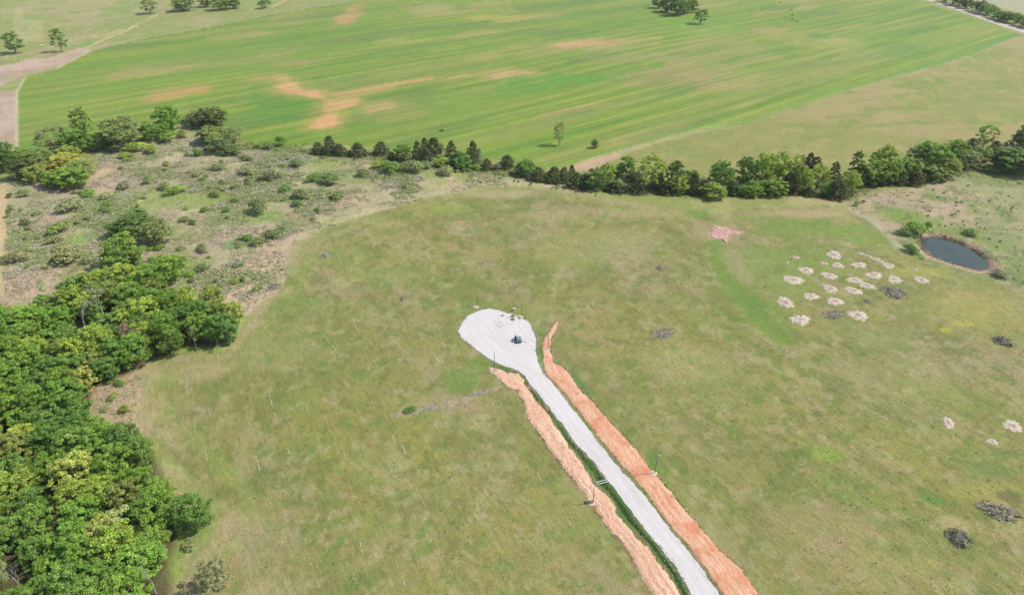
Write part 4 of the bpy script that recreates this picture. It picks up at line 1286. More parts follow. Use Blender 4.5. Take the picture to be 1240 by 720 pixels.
for k in range(16):
    px = 605 + 118 * k / 15 + R.uniform(-3, 3)
    ptree(px, 214 + (px - 605) * .17 + R.uniform(-2, 6), R.uniform(2, 4), R.uniform(2, 3.5), 'shrub', 'dark', 'small dark weed tuft on the dry strip below the hedgerow', 'weed', 'weed tufts below the hedgerow', 'weed_tuft')


# ---------------------------------------------------------------- dry scrub growth (uncountable)
def scatter(poly, dens, rng):
    lo, hi = poly.min(0), poly.max(0)
    n = int((hi - lo).prod() * dens)
    p = lo + rng.rand(n, 2) * (hi - lo)
    return p[sdpoly(p[:, 0], p[:, 1], poly) < -.5]


def tufts(name, pts, label, cols, size=(.35, .9), per=6, hh=.8, spread=.7, drop=None):
    rng = RN
    n = len(pts)
    z = hgt(pts[:, 0], pts[:, 1])
    s = rng.uniform(size[0], size[1], n)
    ci = rng.randint(0, len(cols), n)
    cn = fbm(pts[:, 0], pts[:, 1], 14, 3, 99)
    ci = np.clip((cn - .25) * 2 * len(cols) + rng.normal(size=n) * .9, 0, len(cols) - 1).astype(int)
    base = np.array(cols)[ci] * rng.uniform(.75, 1.25, (n, 1))
    rep = np.repeat(np.arange(n), per)
    off = rng.normal(size=(n * per, 3)) * spread * s[rep][:, None] * np.array([1, 1, 0])
    zz = rng.uniform(.1, hh, n * per) * s[rep]
    P = np.c_[pts[rep] + off[:, :2], z[rep] + zz]
    nr = rng.normal(size=(n * per, 3)) * np.array([.4, .4, .2]) + np.array([.35, 0, 1.0])
    V, F = quads(P, nr, s[rep] * rng.uniform(.35, .9, n * per))
    me = mesh_np(name, V, F, False)
    col_attr(me, np.repeat(base[rep], 4, 0))
    o = put(name, me, M_ATTR)
    tag(o, label, None, None, 'stuff')
    return o


cand = scatter(SCRUB, .05, RN)
f1 = fbm(cand[:, 0], cand[:, 1], 17, 4, 131, .6)
cand = cand[(f1 > .53) & (sdpoly(cand[:, 0], cand[:, 1], MOWN) > 6)][:110]
for x, y in cand:
    c = R.choice(['sage', 'greygreen', 'greygreen', 'green', 'olive', 'sage', 'bright'])
    tree(x, y, R.uniform(1.6, 4.6), R.uniform(.7, 1.7), 'shrub', c, WORD[c] + ' knee-high shrub in the scrub thicket', 'shrub', 'small shrubs of the scrub thicket')
pts = scatter(SCRUB, 1.1, RN)
keep = fbm(pts[:, 0], pts[:, 1], 12, 3, 31) > .44
pts = pts[keep]
tufts('dry_scrub', pts, 'dry grey-brown weeds and brush covering the rough scrub ground', [alb(194, 180, 150), alb(184, 172, 146), alb(174, 168, 128), alb(152, 160, 100), alb(134, 152, 82), alb(166, 162, 128)], (.22, .62), 7, .55, .8)
pts = scatter(SCRUB, 2.2, RN)
f1 = fbm(pts[:, 0], pts[:, 1], 17, 4, 131, .6)
f2 = fbm(pts[:, 0], pts[:, 1], 40, 2, 132)
pts = pts[(f1 * .7 + f2 * .3 > .555) & (sdpoly(pts[:, 0], pts[:, 1], MOWN) > 5)]
tufts('low_thicket', pts[:, :], 'low grey-green thicket spreading in patches over the scrub', [alb(196, 188, 154), alb(180, 180, 134), alb(160, 174, 108), alb(148, 168, 92), alb(174, 180, 126), alb(194, 188, 156)], (.3, .75), 7, .85, .75)
hp = []
for a, b in zip(CREEK[:-1], CREEK[1:]):
    L = np.hypot(*(b - a))
    q = RN.rand(int(L * 5), 1)
    hp.append(a + (b - a) * q + RN.normal(size=(len(q), 2)) * np.array([2.5, 3.0]))
tufts('hedge_undergrowth', np.vstack(hp), 'weeds and low growth under the hedgerow', [alb(170, 168, 112), alb(128, 146, 76), alb(104, 124, 62)], (.4, 1.0))
pts = scatter(SEPAST, .35, RN)
pts = pts[(sdpoly(pts[:, 0], pts[:, 1], BANK) > 1) & (fbm(pts[:, 0], pts[:, 1], 10, 3, 64) > .47)]
tufts('rough_grass', pts, 'tussocky rough grass on the pasture by the pond', [alb(182, 168, 134), alb(158, 160, 108), alb(130, 146, 84)], (.25, .55))
dp = []
for a, b in zip(DITCH_LINE[:-1], DITCH_LINE[1:]):
    L = np.hypot(*(b - a))
    q = RN.rand(int(L * 26), 1)
    dp.append(a + (b - a) * q + RN.normal(size=(len(q), 2)) * np.array([.75, .4]))
dp = np.vstack(dp)
dp = dp[sdpoly(dp[:, 0], dp[:, 1], DITCH_POLY, 12) < -.15]
tufts('ditch_grass', dp, 'lush dark grass growing in the ditch beside the drive', [alb(116, 148, 76), alb(100, 134, 68), alb(92, 124, 64)], (.15, .32), 6, .6)
# ragged weeds along the clay and gravel edges
ep = []
for E, d_ in ((DR_R, 60), (DL_L, 60), (DR_L, 40), (ROAD_L, 30)):
    e, _ = resample(GP(E), 500)
    i = RN.randint(0, 500, d_ * 8)
    sel = fbm(i * .3, i * 0 + d_, 6, 3, 12) > .46
    ep.append(e[i[sel]] + RN.normal(size=(sel.sum(), 2)) * .28)
tufts('verge_weeds', np.vstack(ep), 'ragged weeds along the edges of the clay strips', [alb(136, 146, 80), alb(150, 154, 96), alb(178, 160, 118)], (.15, .36), 6, .5)


pts = scatter(GP([(200, 735), (170, 480), (350, 300), (600, 226), (1040, 258), (1245, 352), (1245, 735)]), .22, RN)
pts = pts[(sdpoly(pts[:, 0], pts[:, 1], MOWN) < -1) & (sdpoly(pts[:, 0], pts[:, 1], ROADPOLY, 12) > 9)]
tufts('grass_tufts', pts, 'short tufts of green and straw-coloured grass over the mown field', [alb(176, 166, 120), alb(134, 142, 72), alb(118, 130, 64), alb(150, 150, 88)], (.18, .42), 3, .5, .9)
sp = []
for E, d_ in ((ROAD_L, 1500), (ROAD_R, 1500)):
    e, _ = resample(GP(E), 900)
    i = RN.randint(0, 900, d_)
    i = i[fbm(i * .2, i * 0 + d_, 5, 3, 15) > .42]
    sp.append(e[i] + RN.normal(size=(len(i), 2)) * .38)
tufts('gravel_spill', np.vstack(sp), 'loose pale gravel spilled along the drive edges', [alb(226, 220, 212), alb(210, 202, 192), alb(190, 182, 168)], (.16, .34), 3, .25, .9)
sp = []
for E in (DL_L, DL_R, DR_L, DR_R):
    e, _ = resample(GP(E), 900)
    i = RN.randint(0, 900, 1500)
    i = i[fbm(i * .15, i * 0 + E[0][0], 5, 3, 16) > .45]
    sp.append(e[i] + RN.normal(size=(len(i), 2)) * .5)
tufts('clay_clods', np.vstack(sp), 'loose clods of red clay spilled along the strip edges', [alb(240, 196, 162), alb(230, 174, 138), alb(212, 158, 124)], (.14, .36), 3, .3, .9)
pts = scatter(GP([(114, 500), (118, 472), (150, 460), (182, 447), (168, 478), (166, 505), (171, 526), (150, 518)]), 2.0, RN)
tufts('dead_stalks', pts, 'dead stalks and weeds on the tan clearing at the wood edge', [alb(214, 192, 158), alb(190, 170, 140), alb(150, 150, 96), alb(206, 186, 156)], (.2, .5), 5, .8, .8)
pe, _ = resample(np.vstack([POND, POND[:1]]), 400)
i = RN.randint(0, 400, 900)
i = i[fbm(i * .2, i * 0, 6, 3, 17) > .52]
tufts('shore_weeds', pc + (pe[i] - pc) * RN.uniform(1.08, 1.35, (len(i), 1)) + RN.normal(size=(len(i), 2)) * .4, 'patchy weeds and dead stalks along the pond shore', [alb(150, 150, 96), alb(112, 132, 72), alb(190, 170, 136)], (.25, .6), 5, 1.0, .6)


# ---------------------------------------------------------------- straw left in lines on the mown field
def straw():
    V, F, Cc = [], [], []
    a0 = math.radians(-63)

    def dash(x, y, L, ang, w, shade):
        n = max(2, int(L / .45))
        for i in range(n):
            if R.random() < .22:
                continue
            t0 = (i / n - .5) * L
            t1 = ((i + R.uniform(.75, 1.15)) / n - .5) * L
            ww = w * R.uniform(.5, 1.3) * (1 - .5 * abs(i / n - .5))
            cx = R.gauss(0, .07)
            c, s = math.cos(ang), math.sin(ang)
            o = len(V)
            for t, q in ((t0, -ww), (t1, -ww * R.uniform(.5, 1.2)), (t1, ww), (t0, ww * R.uniform(.5, 1.2))):
                xx, yy = x + c * t - s * (q + cx), y + s * t + c * (q + cx)
                V.append((xx, yy, R.uniform(.05, .11)))
                Cc.append(shade)
            F.append((o, o + 1, o + 2, o + 3))
    seen = [((498, 582), (515, 614)), ((470, 563), (478, 580)), ((424, 378), (434, 403)), ((440, 425), (454, 452)), ((393, 408), (406, 424)), ((376, 412), (384, 425)), ((380, 378), (385, 387)), ((325, 475), (334, 505)), ((370, 490), (374, 503)), ((412, 492), (413, 506)), ((450, 486), (454, 497)), ((432, 495), (440, 512)), ((418, 525), (428, 534)), ((362, 520), (370, 533)), ((381, 522), (386, 537)), ((250, 548), (251, 558)), ((235, 577), (240, 584)), ((281, 605), (282, 612)), ((273, 655), (277, 650)), ((374, 672), (378, 686)), ((427, 695), (432, 708)), ((421, 683), (424, 688)), ((436, 658), (440, 672)), ((414, 541), (420, 560)), ((310, 555), (317, 575)), ((348, 543), (351, 552)), ((311, 645), (314, 662)), ((388, 595), (390, 600)), ((325, 605), (328, 612)), ((552, 560), (562, 576)), ((580, 565), (590, 590)), ((650, 572), (655, 583)), ((684, 625), (695, 640)), ((505, 360), (510, 375)), ((484, 383), (490, 392)), ((520, 422), (532, 438)), ((545, 510), (563, 530)), ((527, 520), (580, 507)), ((500, 484), (512, 480)), ((487, 540), (492, 552)), ((475, 528), (480, 540)), ((540, 545), (548, 560)), ((252, 490), (254, 505)), ((216, 470), (218, 480)), ((236, 510), (238, 528)), ((228, 458), (226, 475)), ((302, 440), (304, 456)), ((290, 420), (293, 436)), ((264, 430), (266, 448)),
            ((1142, 557), (1150, 553)), ((1170, 565), (1185, 559)), ((1193, 559), (1205, 552)), ((1130, 580), (1145, 577)), ((1160, 592), (1170, 586)), ((1228, 545), (1240, 538)), ((362, 295), (364, 310)), ((411, 312), (413, 322)), ((386, 324), (388, 334)), ((432, 340), (437, 350)), ((725, 320), (735, 332)), ((760, 330), (775, 340)), ((700, 298), (706, 305))]
    for p, q in seen:
        a, b = np.array(G(*p)), np.array(G(*q))
        d = b - a
        c = (a + b) / 2
        dash(c[0], c[1], np.hypot(*d) * 1.1, math.atan2(d[1], d[0]), R.uniform(.07, .13), alb(*R.choice([(212, 202, 164), (204, 194, 152), (196, 186, 142)])))
    fx, fy = math.cos(a0), math.sin(a0)
    for row in range(-60, 60):
        d0 = row * 4.6 + R.gauss(0, .5)
        t = -160 + R.uniform(0, 8)
        while t < 160:
            x, y = -40 + fx * t - fy * d0, 170 + fy * t + fx * d0
            t += R.uniform(4, 11)
            if R.random() < .35 or abs(x) > .8 * y + 10 or y < 80:
                continue
            p_, q_ = np.array([x]), np.array([y])
            if x > .32 * (165 - y) - 6 or sdpoly(p_, q_, MOWN)[0] > -4 or sdpoly(p_, q_, ROADPOLY, 30)[0] < 11:
                continue
            dash(x, y, R.choice([.8, 1.4, 2.2, 3.4]), a0 + R.gauss(0, .05), R.uniform(.05, .11), alb(*R.choice([(192, 184, 138), (186, 178, 130), (202, 192, 150)])))
    for k in range(120):
        px, py = R.uniform(640, 1240), R.uniform(290, 716)
        x, y = G(px, py)
        if sdpoly(np.array([x]), np.array([y]), MOWN)[0] > -4 or dline(np.array([x]), np.array([y]), GP([(592, 372), (600, 410), (640, 460), (700, 560), (830, 730)]), 40)[0] < 18:
            continue
        dash(x, y, R.choice([.6, 1, 1.6]), R.choice([a0, math.radians(25)]) + R.gauss(0, .2), R.uniform(.06, .12), alb(*R.choice([(206, 196, 152), (196, 186, 142)])))
    # ring of straw where a bale stood
    cx, cy = G(602, 489)
    for k in range(26):
        q = 2 * math.pi * k / 26
        dash(cx + 1.25 * math.cos(q), cy + 1.45 * math.sin(q), .5, q + math.pi / 2, .1, alb(206, 196, 156))
    V = np.array(V)
    V[:, 2] += hgt(V[:, 0], V[:, 1])
    V = [tuple(v) for v in V]
    me = bpy.data.meshes.new('straw')
    me.from_pydata(V, [], F)
    col_attr(me, np.array(Cc))
    tag(put('straw', me, M_ATTR), 'pale straw left in broken lines on the mown field', None, None, 'stuff')


straw()


# ---------------------------------------------------------------- grubbed patches, brush piles
def patch_mesh(seed):
    """low ragged spread of pale chips with rays and a churned middle, radius about 1"""
    rng = random.Random(seed)
    n = 56
    rad = []
    ph = [rng.uniform(0, 6.28) for _ in range(5)]
    rays = [(rng.uniform(0, 6.28), rng.uniform(.15, .5)) for _ in range(seed % 4)]
    for i in range(n):
        q = 2 * math.pi * i / n
        r = 1 + .12 * math.sin(2 * q + ph[0]) + .09 * math.sin(3 * q + ph[1]) + .06 * math.sin(7 * q + ph[2]) + .06 * math.sin(13 * q + ph[3]) + rng.uniform(-.09, .09)
        for ra, rl in rays:
            d = abs((q - ra + math.pi) % (2 * math.pi) - math.pi)
            r += rl * max(0, 1 - d / .12)
        rad.append(r * .9)
    V = [(0, 0, .16)]
    Cc = [alb(190, 168, 150)]
    rings = 9
    cols = [(228, 210, 188), (220, 200, 176), (210, 190, 160), (234, 220, 200), (200, 178, 152)]
    for k in range(1, rings + 1):
        for i in range(n):
            q = 2 * math.pi * i / n
            f = k / rings
            z = .26 * (1 - f ** 2) * rng.uniform(.4, 1.5) if k < rings else -.03
            V.append((rad[i] * f * math.cos(q), rad[i] * f * math.sin(q), z))
            c = np.array(rng.choice(cols), float)
            if rng.random() < (.2 if k < 3 else .05):
                c *= .68
            if k >= rings - 2 and rng.random() < (.75 if k == rings else .3):
                c = np.array((170, 164, 116.))
            Cc.append(alb(*c))
    F = [(0, 1 + i, 1 + (i + 1) % n) for i in range(n)]
    for k in range(rings - 1):
        for i in range(n):
            a, b = 1 + k * n + i, 1 + k * n + (i + 1) % n
            F.append((a, a + n, b + n, b))
    me = bpy.data.meshes.new('chip_patch')
    me.from_pydata(V, [], F)
    me.polygons.foreach_set('use_smooth', np.full(len(me.polygons), True))
    col_attr(me, np.array(Cc))
    me.materials.append(M_ATTR)
    return me


def debris_mesh(seed, n=16):
    rng = random.Random(seed)
    segs = []
    for i in range(n):
        q = rng.uniform(0, 6.28)
        r = abs(rng.gauss(0, .35))
        p = np.array([r * math.cos(q), r * math.sin(q), rng.uniform(.08, .2)])
        d = np.array([rng.gauss(0, 1), rng.gauss(0, 1), rng.gauss(0, .25)])
        d *= rng.uniform(.06, .16) / np.linalg.norm(d)
        segs.append((p - d, p + d, .045, .03))
    return tube_mesh('root_debris', segs, M_BARK, 4)


PM = [patch_mesh(s) for s in range(9)]
DM = [debris_mesh(s) for s in range(3)]


def zz(X, Y, sc=6.2, ox=930, oy=295):
    return ox + X / sc, oy + Y / sc


for i, (X, Y, w, h, lab) in enumerate([
        (495, 90, 115, 60, None), (207, 108, 50, 26, None), (142, 145, 32, 16, None), (283, 207, 102, 60, None), (190, 280, 135, 76, None), (458, 248, 120, 56, None), (522, 168, 100, 40, None), (420, 152, 50, 30, None),
        (680, 165, 112, 50, None), (900, 168, 95, 44, None), (796, 242, 120, 58, None), (948, 276, 108, 58, None), (1148, 278, 92, 62, None), (650, 282, 110, 56, None), (740, 322, 105, 60, None), (462, 345, 108, 66, None),
        (640, 360, 114, 62, None), (322, 404, 114, 62, None), (130, 448, 124, 76, None), (500, 442, 118, 66, None), (240, 576, 160, 72, None), (672, 545, 132, 84, None), (1100, 200, 36, 16, None)]):
    px, py = zz(X, Y)
    s = ppm(py)
    x, y = G(px, py)
    o = empty('chip_patch', (x, y, hgt(x, y) + .03), R.uniform(-.5, .5) + math.pi * (i % 2), (w / 5.6 / s / 2, h / 5.6 / s / math.sin(dep(py)) / 2, 1))
    tag(o, 'pale oval spread of wood chips on the mown grass near the pond' if w > 60 else 'small pale scrap of wood chips among larger chip spreads', 'chip patch', 'wood chip spreads where trees were grubbed out')
    me = PM[i % 9]
    put('chips', me, None, o)
    if w > 60:
        d = put('root_debris', DM[i % 3], None, o)
        d['kind'] = 'stuff'
for i, (px, py, w, h, lab) in enumerate([(1226, 516, 26, 15, 'pale bare spread of chips on open grass at the right of the field'), (1148, 512, 24, 10, 'thin pale scatter of chips on open grass near the right brush'), (1201, 535, 13, 9, 'small pale scatter of chips beside the right pale spread')]):
    x, y = G(px, py)
    s = ppm(py)
    o = empty('chip_patch', (x, y, hgt(x, y) + .02), i * 1.1, (w / s / 2, h / s / math.sin(dep(py)) / 2, .8))
    tag(o, lab, 'chip patch')
    put('chips', PM[i], None, o)
# chip trail
for i, (X, Y, w, h) in enumerate([(695, 78, 60, 20), (745, 95, 60, 22), (800, 118, 80, 30), (842, 138, 60, 26)]):
    px, py = zz(X, Y)
    s = ppm(py)
    x, y = G(px, py)
    o = empty('chip_patch', (x, y, hgt(x, y) + .03), -.5, (w / 6.2 / s / 2, h / 6.2 / s / math.sin(dep(py)) / 2, 1))
    tag(o, 'one scrap of the broken trail of chips leading towards the pond', 'chip patch', 'broken trail of chips')
    put('chips', PM[(i + 2) % 5], None, o)


def brush_mesh(seed, n=240, leafy=.25, cols=None):
    """heap of cut branches, unit radius, height about .5"""
    rng = random.Random(seed)
    V, F, Cc = [], [], []
    ph = [rng.uniform(0, 6.28) for _ in range(3)]

    def out(q):
        return .78 + .16 * math.sin(2 * q + ph[0]) + .14 * math.sin(3 * q + ph[1]) + .08 * math.sin(5 * q + ph[2])
    n = int(n * 1.45)
    for i in range(n):
        q = rng.uniform(0, 6.28)
        r = math.sqrt(rng.random())
        top = .5 * (1 - r * r) * rng.uniform(.2, 1.2) * (.7 + .3 * math.sin(4 * q + ph[2]))
        r *= out(q) * (1.25 if rng.random() < .12 else 1)
        p = np.array([r * math.cos(q), r * math.sin(q), top])
        d = np.array([rng.gauss(0, 1), rng.gauss(0, 1), rng.gauss(0, .45)])
        d /= np.linalg.norm(d)
        L = rng.uniform(.1, .42)
        t = rng.uniform(.008, .018)
        a = np.cross(d, [0, 0, 1.])
        a /= np.linalg.norm(a) + 1e-6
        b = np.cross(d, a)
        o = len(V)
        for e in (-1, 1):
            for k in range(3):
                qq = k * 2.094
                V.append(tuple(p + d * L * .5 * e + (a * math.cos(qq) + b * math.sin(qq)) * t * (1.3 if e < 0 else .6)))
        c = alb(*rng.choice(cols or [(214, 202, 184), (200, 188, 170), (226, 214, 196), (150, 140, 122), (186, 176, 156)]))
        Cc += [c] * 6
        F += [(o, o + 1, o + 4, o + 3), (o + 1, o + 2, o + 5, o + 4), (o + 2, o, o + 3, o + 5)]
    for i in range(int(n * leafy)):
        q = rng.uniform(0, 6.28)
        r = math.sqrt(rng.random())
        p = np.array([r * math.cos(q), r * math.sin(q), .4 * (1 - r * r) * rng.uniform(.2, 1)])
        s = rng.uniform(.05, .1)
        o = len(V)
        t = np.array([rng.gauss(0, 1), rng.gauss(0, 1), rng.gauss(0, .5)])
        t /= np.linalg.norm(t)
        u = np.cross(t, [rng.gauss(0, .5), rng.gauss(0, .5), 1])
        u /= np.linalg.norm(u)
        for v in (-t - u * .5, t * .3 - u, t + u * .5, -t * .3 + u):
            V.append(tuple(p + v * s))
        F.append((o, o + 1, o + 2, o + 3))
        Cc += [alb(*rng.choice([(124, 134, 84), (112, 118, 80), (150, 148, 108)]))] * 4
    # low earthy core so the heap is not see-through
    o = len(V)
    V.append((0, 0, .2))
    Cc.append(alb(176, 162, 128))
    for i in range(18):
        q = 2 * math.pi * i / 18
        k = out(q) * rng.uniform(.6, .85)
        V.append((k * math.cos(q), k * math.sin(q), -.03))
        Cc.append(alb(178, 166, 126))
    F += [(o, o + 1 + i, o + 1 + (i + 1) % 18) for i in range(18)]
    me = bpy.data.meshes.new('brush_pile')
    me.from_pydata(V, [], F)
    col_attr(me, np.array(Cc))
    me.materials.append(M_ATTR)
    return me


BM = [brush_mesh(1), brush_mesh(2, 280, .4), brush_mesh(3, 220, .1), brush_mesh(4, 260, .12, [(236, 214, 178), (222, 200, 162), (238, 222, 190), (186, 166, 132), (216, 196, 158)])]


def pile(px, py, w, h, rz, var, label, name='brush_pile', zs=2.4, cat='brush pile'):
    s = ppm(py)
    x, y = G(px, py)
    o = put(name, BM[var])
    o.location = (x, y, hgt(x, y))
    o.rotation_euler = (0, 0, rz)
    o.scale = (w / s / 2, h / s / math.sin(dep(py)) / 2, zs)
    tag(o, label, cat)
    return o


pile(1209, 620, 50, 26, -.5, 0, 'long grey brush pile at the edge of a dark olive patch of ground on the right', zs=2.6)
pile(1160, 652, 31, 25, 0, 1, 'rounded grey-green brush pile beside a worn tan bend in the grass', zs=3.2)
pile(1214, 414, 25, 14, .6, 1, 'compact dark brush pile alone on the right of the mown field', zs=2.8)
pile(1082, 355, 32, 17, 0, 1, 'grey-green brush pile among the pale chip spreads', zs=2.2)
pile(1009, 382, 33, 12, .25, 0, 'low flat grey brush pile touching a chip spread', zs=1.8)
pile(1050, 366, 10, 7, 0, 2, 'tiny heap of brush between the chip spreads', zs=1.2)
pile(803, 404, 36, 13, .45, 0, 'slanting heap of grey brush alone in the open field right of the drive', zs=1.6)
pile(800, 325, 10, 8, -.6, 2, 'small grey heap of wood in the open field below the hedgerow', zs=1.8)
pile(395, 310, 15, 10, 0, 2, 'pinkish heap of brush near the left edge of the mown field', zs=1.6)
pile(488, 362, 7, 9, 0, 2, 'tiny heap of pale wood in the left half of the mown field', zs=1.6)
pile(332, 348, 20, 11, .3, 0, 'grey brush heap on bare tan ground at the scrub corner', zs=1.8)
GWR = 'heaps forming the long brush windrow'
for k, (px, py, w, h) in enumerate([(482, 502, 24, 8), (503, 498, 26, 9), (521, 494, 26, 11), (544, 489, 26, 13), (562, 484, 30, 11), (580, 476, 30, 9), (598, 471, 26, 7)]):
    o = pile(px, py, w, h, .35 + R.uniform(-.15, .15), (3, 3, 2)[k % 3], 'heap of pale brush in the long windrow beside the left clay strip', 'brush_heap', .5)
    o['group'] = GWR


# ---------------------------------------------------------------- poles, boxes, pipes
M_POLE = plain('dark_pole', (0.10, 0.085, 0.07), .7, .3, 0, .25, 2)
M_STEEL = plain('galvanised_steel', (0.42, 0.42, 0.41), .45, .5, .6, .1)
M_BOX = plain('tan_enclosure', tuple(alb(226, 204, 160)), .5, .3, 0, .06)
M_WHITE = plain('white_pipe', (.33, .32, .29), .45, .4, 0, .05)
M_SPOIL = plain('pale_spoil', tuple(alb(232, 204, 186)), .95, .1, 0, .25, 1.5)


def lathe(prof, sides=10):
    V, F = [], []
    for z, r in prof:
        for k in range(sides):
            q = 2 * math.pi * k / sides
            V.append((r * math.cos(q), r * math.sin(q), z))
    for i in range(len(prof) - 1):
        for k in range(sides):
            F.append((i * sides + k, i * sides + (k + 1) % sides, (i + 1) * sides + (k + 1) % sides, (i + 1) * sides + k))
    F.append(tuple(range(sides - 1, -1, -1)))
    F.append(tuple((len(prof) - 1) * sides + k for k in range(sides)))
    return V, F


def pmesh(name, V, F, mat, smooth=False):
    me = bpy.data.meshes.new(name)
    me.from_pydata(V, [], F)
    me.polygons.foreach_set('use_smooth', np.full(len(me.polygons), smooth))
    me.materials.append(mat)
    me.update()
    return me


def box_mesh(name, boxes, mat, bev=.02):
    """boxes: (centre, size, rot euler)"""
    bm = bmesh.new()
    for c, s, r in boxes:
        ret = bmesh.ops.create_cube(bm, size=1)
        M = Matrix.Translation(c) @ Matrix.Rotation(r[2], 4, 'Z') @ Matrix.Rotation(r[1], 4, 'Y') @ Matrix.Rotation(r[0], 4, 'X') @ Matrix.Diagonal((*s, 1))
        bmesh.ops.transform(bm, matrix=M, verts=ret['verts'])
    if bev:
        bmesh.ops.bevel(bm, geom=list(bm.edges), offset=bev, segments=2, affect='EDGES', profile=.6)
    me = bpy.data.meshes.new(name)
    bm.to_mesh(me)
    bm.free()
    me.materials.append(mat)
    return me


def spoil_mesh(seed):
    rng = random.Random(seed)
    n = 14
    V = [(0, 0, .3)]
    for k in (1, 2):
        for i in range(n):
            q = 2 * math.pi * i / n
            r = (.55, 1.0)[k - 1] * rng.uniform(.8, 1.2)
            V.append((r * math.cos(q), r * math.sin(q), (.2, -.04)[k - 1] * rng.uniform(.7, 1.2)))
    F = [(0, 1 + i, 1 + (i + 1) % n) for i in range(n)] + [(1 + i, 1 + n + i, 1 + n + (i + 1) % n, 1 + (i + 1) % n) for i in range(n)]
    return pmesh('spoil', V, F, M_SPOIL, True)


V, F = lathe([(-.4, .10), (.0, .10), (3, .09), (6.0, .075)])
POLE = pmesh('pole_shaft', V, F, M_POLE, True)
V, F = lathe([(5.98, .085), (6.05, .09), (6.14, .08), (6.2, .03)])
CAP = pmesh('pole_cap', V, F, M_STEEL, True)
ARM = tube_mesh('lamp_arm', [((0, 0, 5.85), (.12, -.1, 6.05), .035, .03), ((.12, -.1, 6.05), (.45, -.35, 6.12), .03, .025)], M_STEEL, 6)
SPO = spoil_mesh(3)
for px, py, h, lab in [
        (718, 609, 5.4, 'dark pole beside the tan utility box on the left clay strip'), (793, 573, 6.2, 'dark pole on the outer edge of the wide red clay strip'),
        (599, 450, 6.9, 'dark pole at the tip of the left clay strip below the turning circle'), (663.5, 423, 6.3, 'dark pole on the narrow upper end of the red clay strip'),
        (578, 371.5, 6.6, 'pole behind the upper left rim of the gravel turning circle'), (631.5, 383.5, 5.4, 'pole behind the upper right rim of the gravel turning circle')]:
    x, y = G(px, py)
    o = empty('utility_pole', (x, y, hgt(x, y) + .05), R.uniform(-.4, .4), (1, 1, h / 6.2))
    tag(o, lab, 'pole', 'poles set around the new drive')
    put('shaft', POLE, None, o)
    put('cap', CAP, None, o)
    s = put('spoil_heap', SPO, None, o)
    s.scale = (1.0, .8, .8)
    s.location = (-.5, .1, 0)
    if px == 793:
        put('lamp_arm', ARM, None, o)
        V, F = lathe([(0, .10), (.08, .14), (.16, .05)])
        lh = put('lamp_head', pmesh('lamp_head', V, F, M_WHITE, True), None, o)
        lh.location = (.5, -.4, 6.0)


def utility_box(px, py, sc, lab):
    x, y = G(px, py)
    o = empty('utility_box', (x, y, hgt(x, y) + .04), R.uniform(-.3, .3), (sc, sc, sc))
    tag(o, lab, 'utility box')
    put('cabinet', box_mesh('cabinet', [((0, 0, .5), (1.0, .8, .8), (0, 0, 0))], M_BOX, .05), None, o)
    put('lid', box_mesh('lid', [((0, -.02, .96), (1.08, .9, .12), (math.radians(4), 0, 0))], M_BOX, .04), None, o)
    put('plinth', box_mesh('plinth', [((0, 0, .04), (1.3, 1.1, .16), (0, 0, 0))], M_SPOIL, .03), None, o)
    put('latch', box_mesh('latch', [((0, -.42, .6), (.1, .04, .18), (0, 0, 0))], M_STEEL, .01), None, o)


utility_box(714.5, 608, 1.0, 'tan utility box standing beside the left clay strip')
utility_box(622.8, 376, .85, 'small tan utility box on the grass behind the turning circle')
for k, ((x0, y0), (x1, y1)) in enumerate([((721.5, 584.5), (735, 581)), ((722.5, 587), (736, 583.5))]):
    a, b = G(x0, y0), G(x1, y1)
    d = (b[0] - a[0], b[1] - a[1])
    o = put('white_pipe', tube_mesh('white_pipe', [((0, 0, 0), (math.hypot(*d), 0, 0), .055, .055)], M_WHITE, 10))
    o.location = (*a, .25)
    o.rotation_euler = (0, 0, math.atan2(d[1], d[0]))
    tag(o, 'white pipe laid across the grassy ditch beside another', 'pipe', 'pair of white pipes across the ditch')
# weeds and stones on the turning circle
for px, py, w in ((621, 384, 5), (621, 388, 5), (609, 383, 2.5), (629, 386, 3)):
    ptree(px, py, w, 2.5, 'shrub', 'green', 'small green weed growing on the far rim of the white turning circle', 'weed', 'weeds on the turning circle', 'weed_clump')
rng = random.Random(9)
V, F = [], []
bm = bmesh.new()
bmesh.ops.create_icosphere(bm, subdivisions=1, radius=.28)
for v in bm.verts:
    v.co *= rng.uniform(.7, 1.15)
    v.co.z *= .6
stone = bpy.data.meshes.new('stone')
bm.to_mesh(stone)
bm.free()
stone.materials.append(plain('dark_stone', (.09, .085, .075), .9, .1, 0, .3))
for px, py in [(599, 390), (603, 391), (606, 390), (602, 394), (608, 394), (609, 381.5), (607, 382), (614, 384.5), (616, 385), (622, 391), (643, 404), (605, 396), (625, 384), (618, 386), (558, 394), (636, 414)]:
    x, y = G(px, py)
    o = put('stone', stone)
    o.location = (x, y, hgt(x, y) + .1)
    o.rotation_euler = (0, 0, rng.uniform(0, 6))
    s = rng.uniform(.6, 1.1)
    o.scale = (s, s * rng.uniform(.7, 1.2), s)
    tag(o, 'dark stone lying on the white gravel turning circle', 'stone', 'stones on the turning circle')


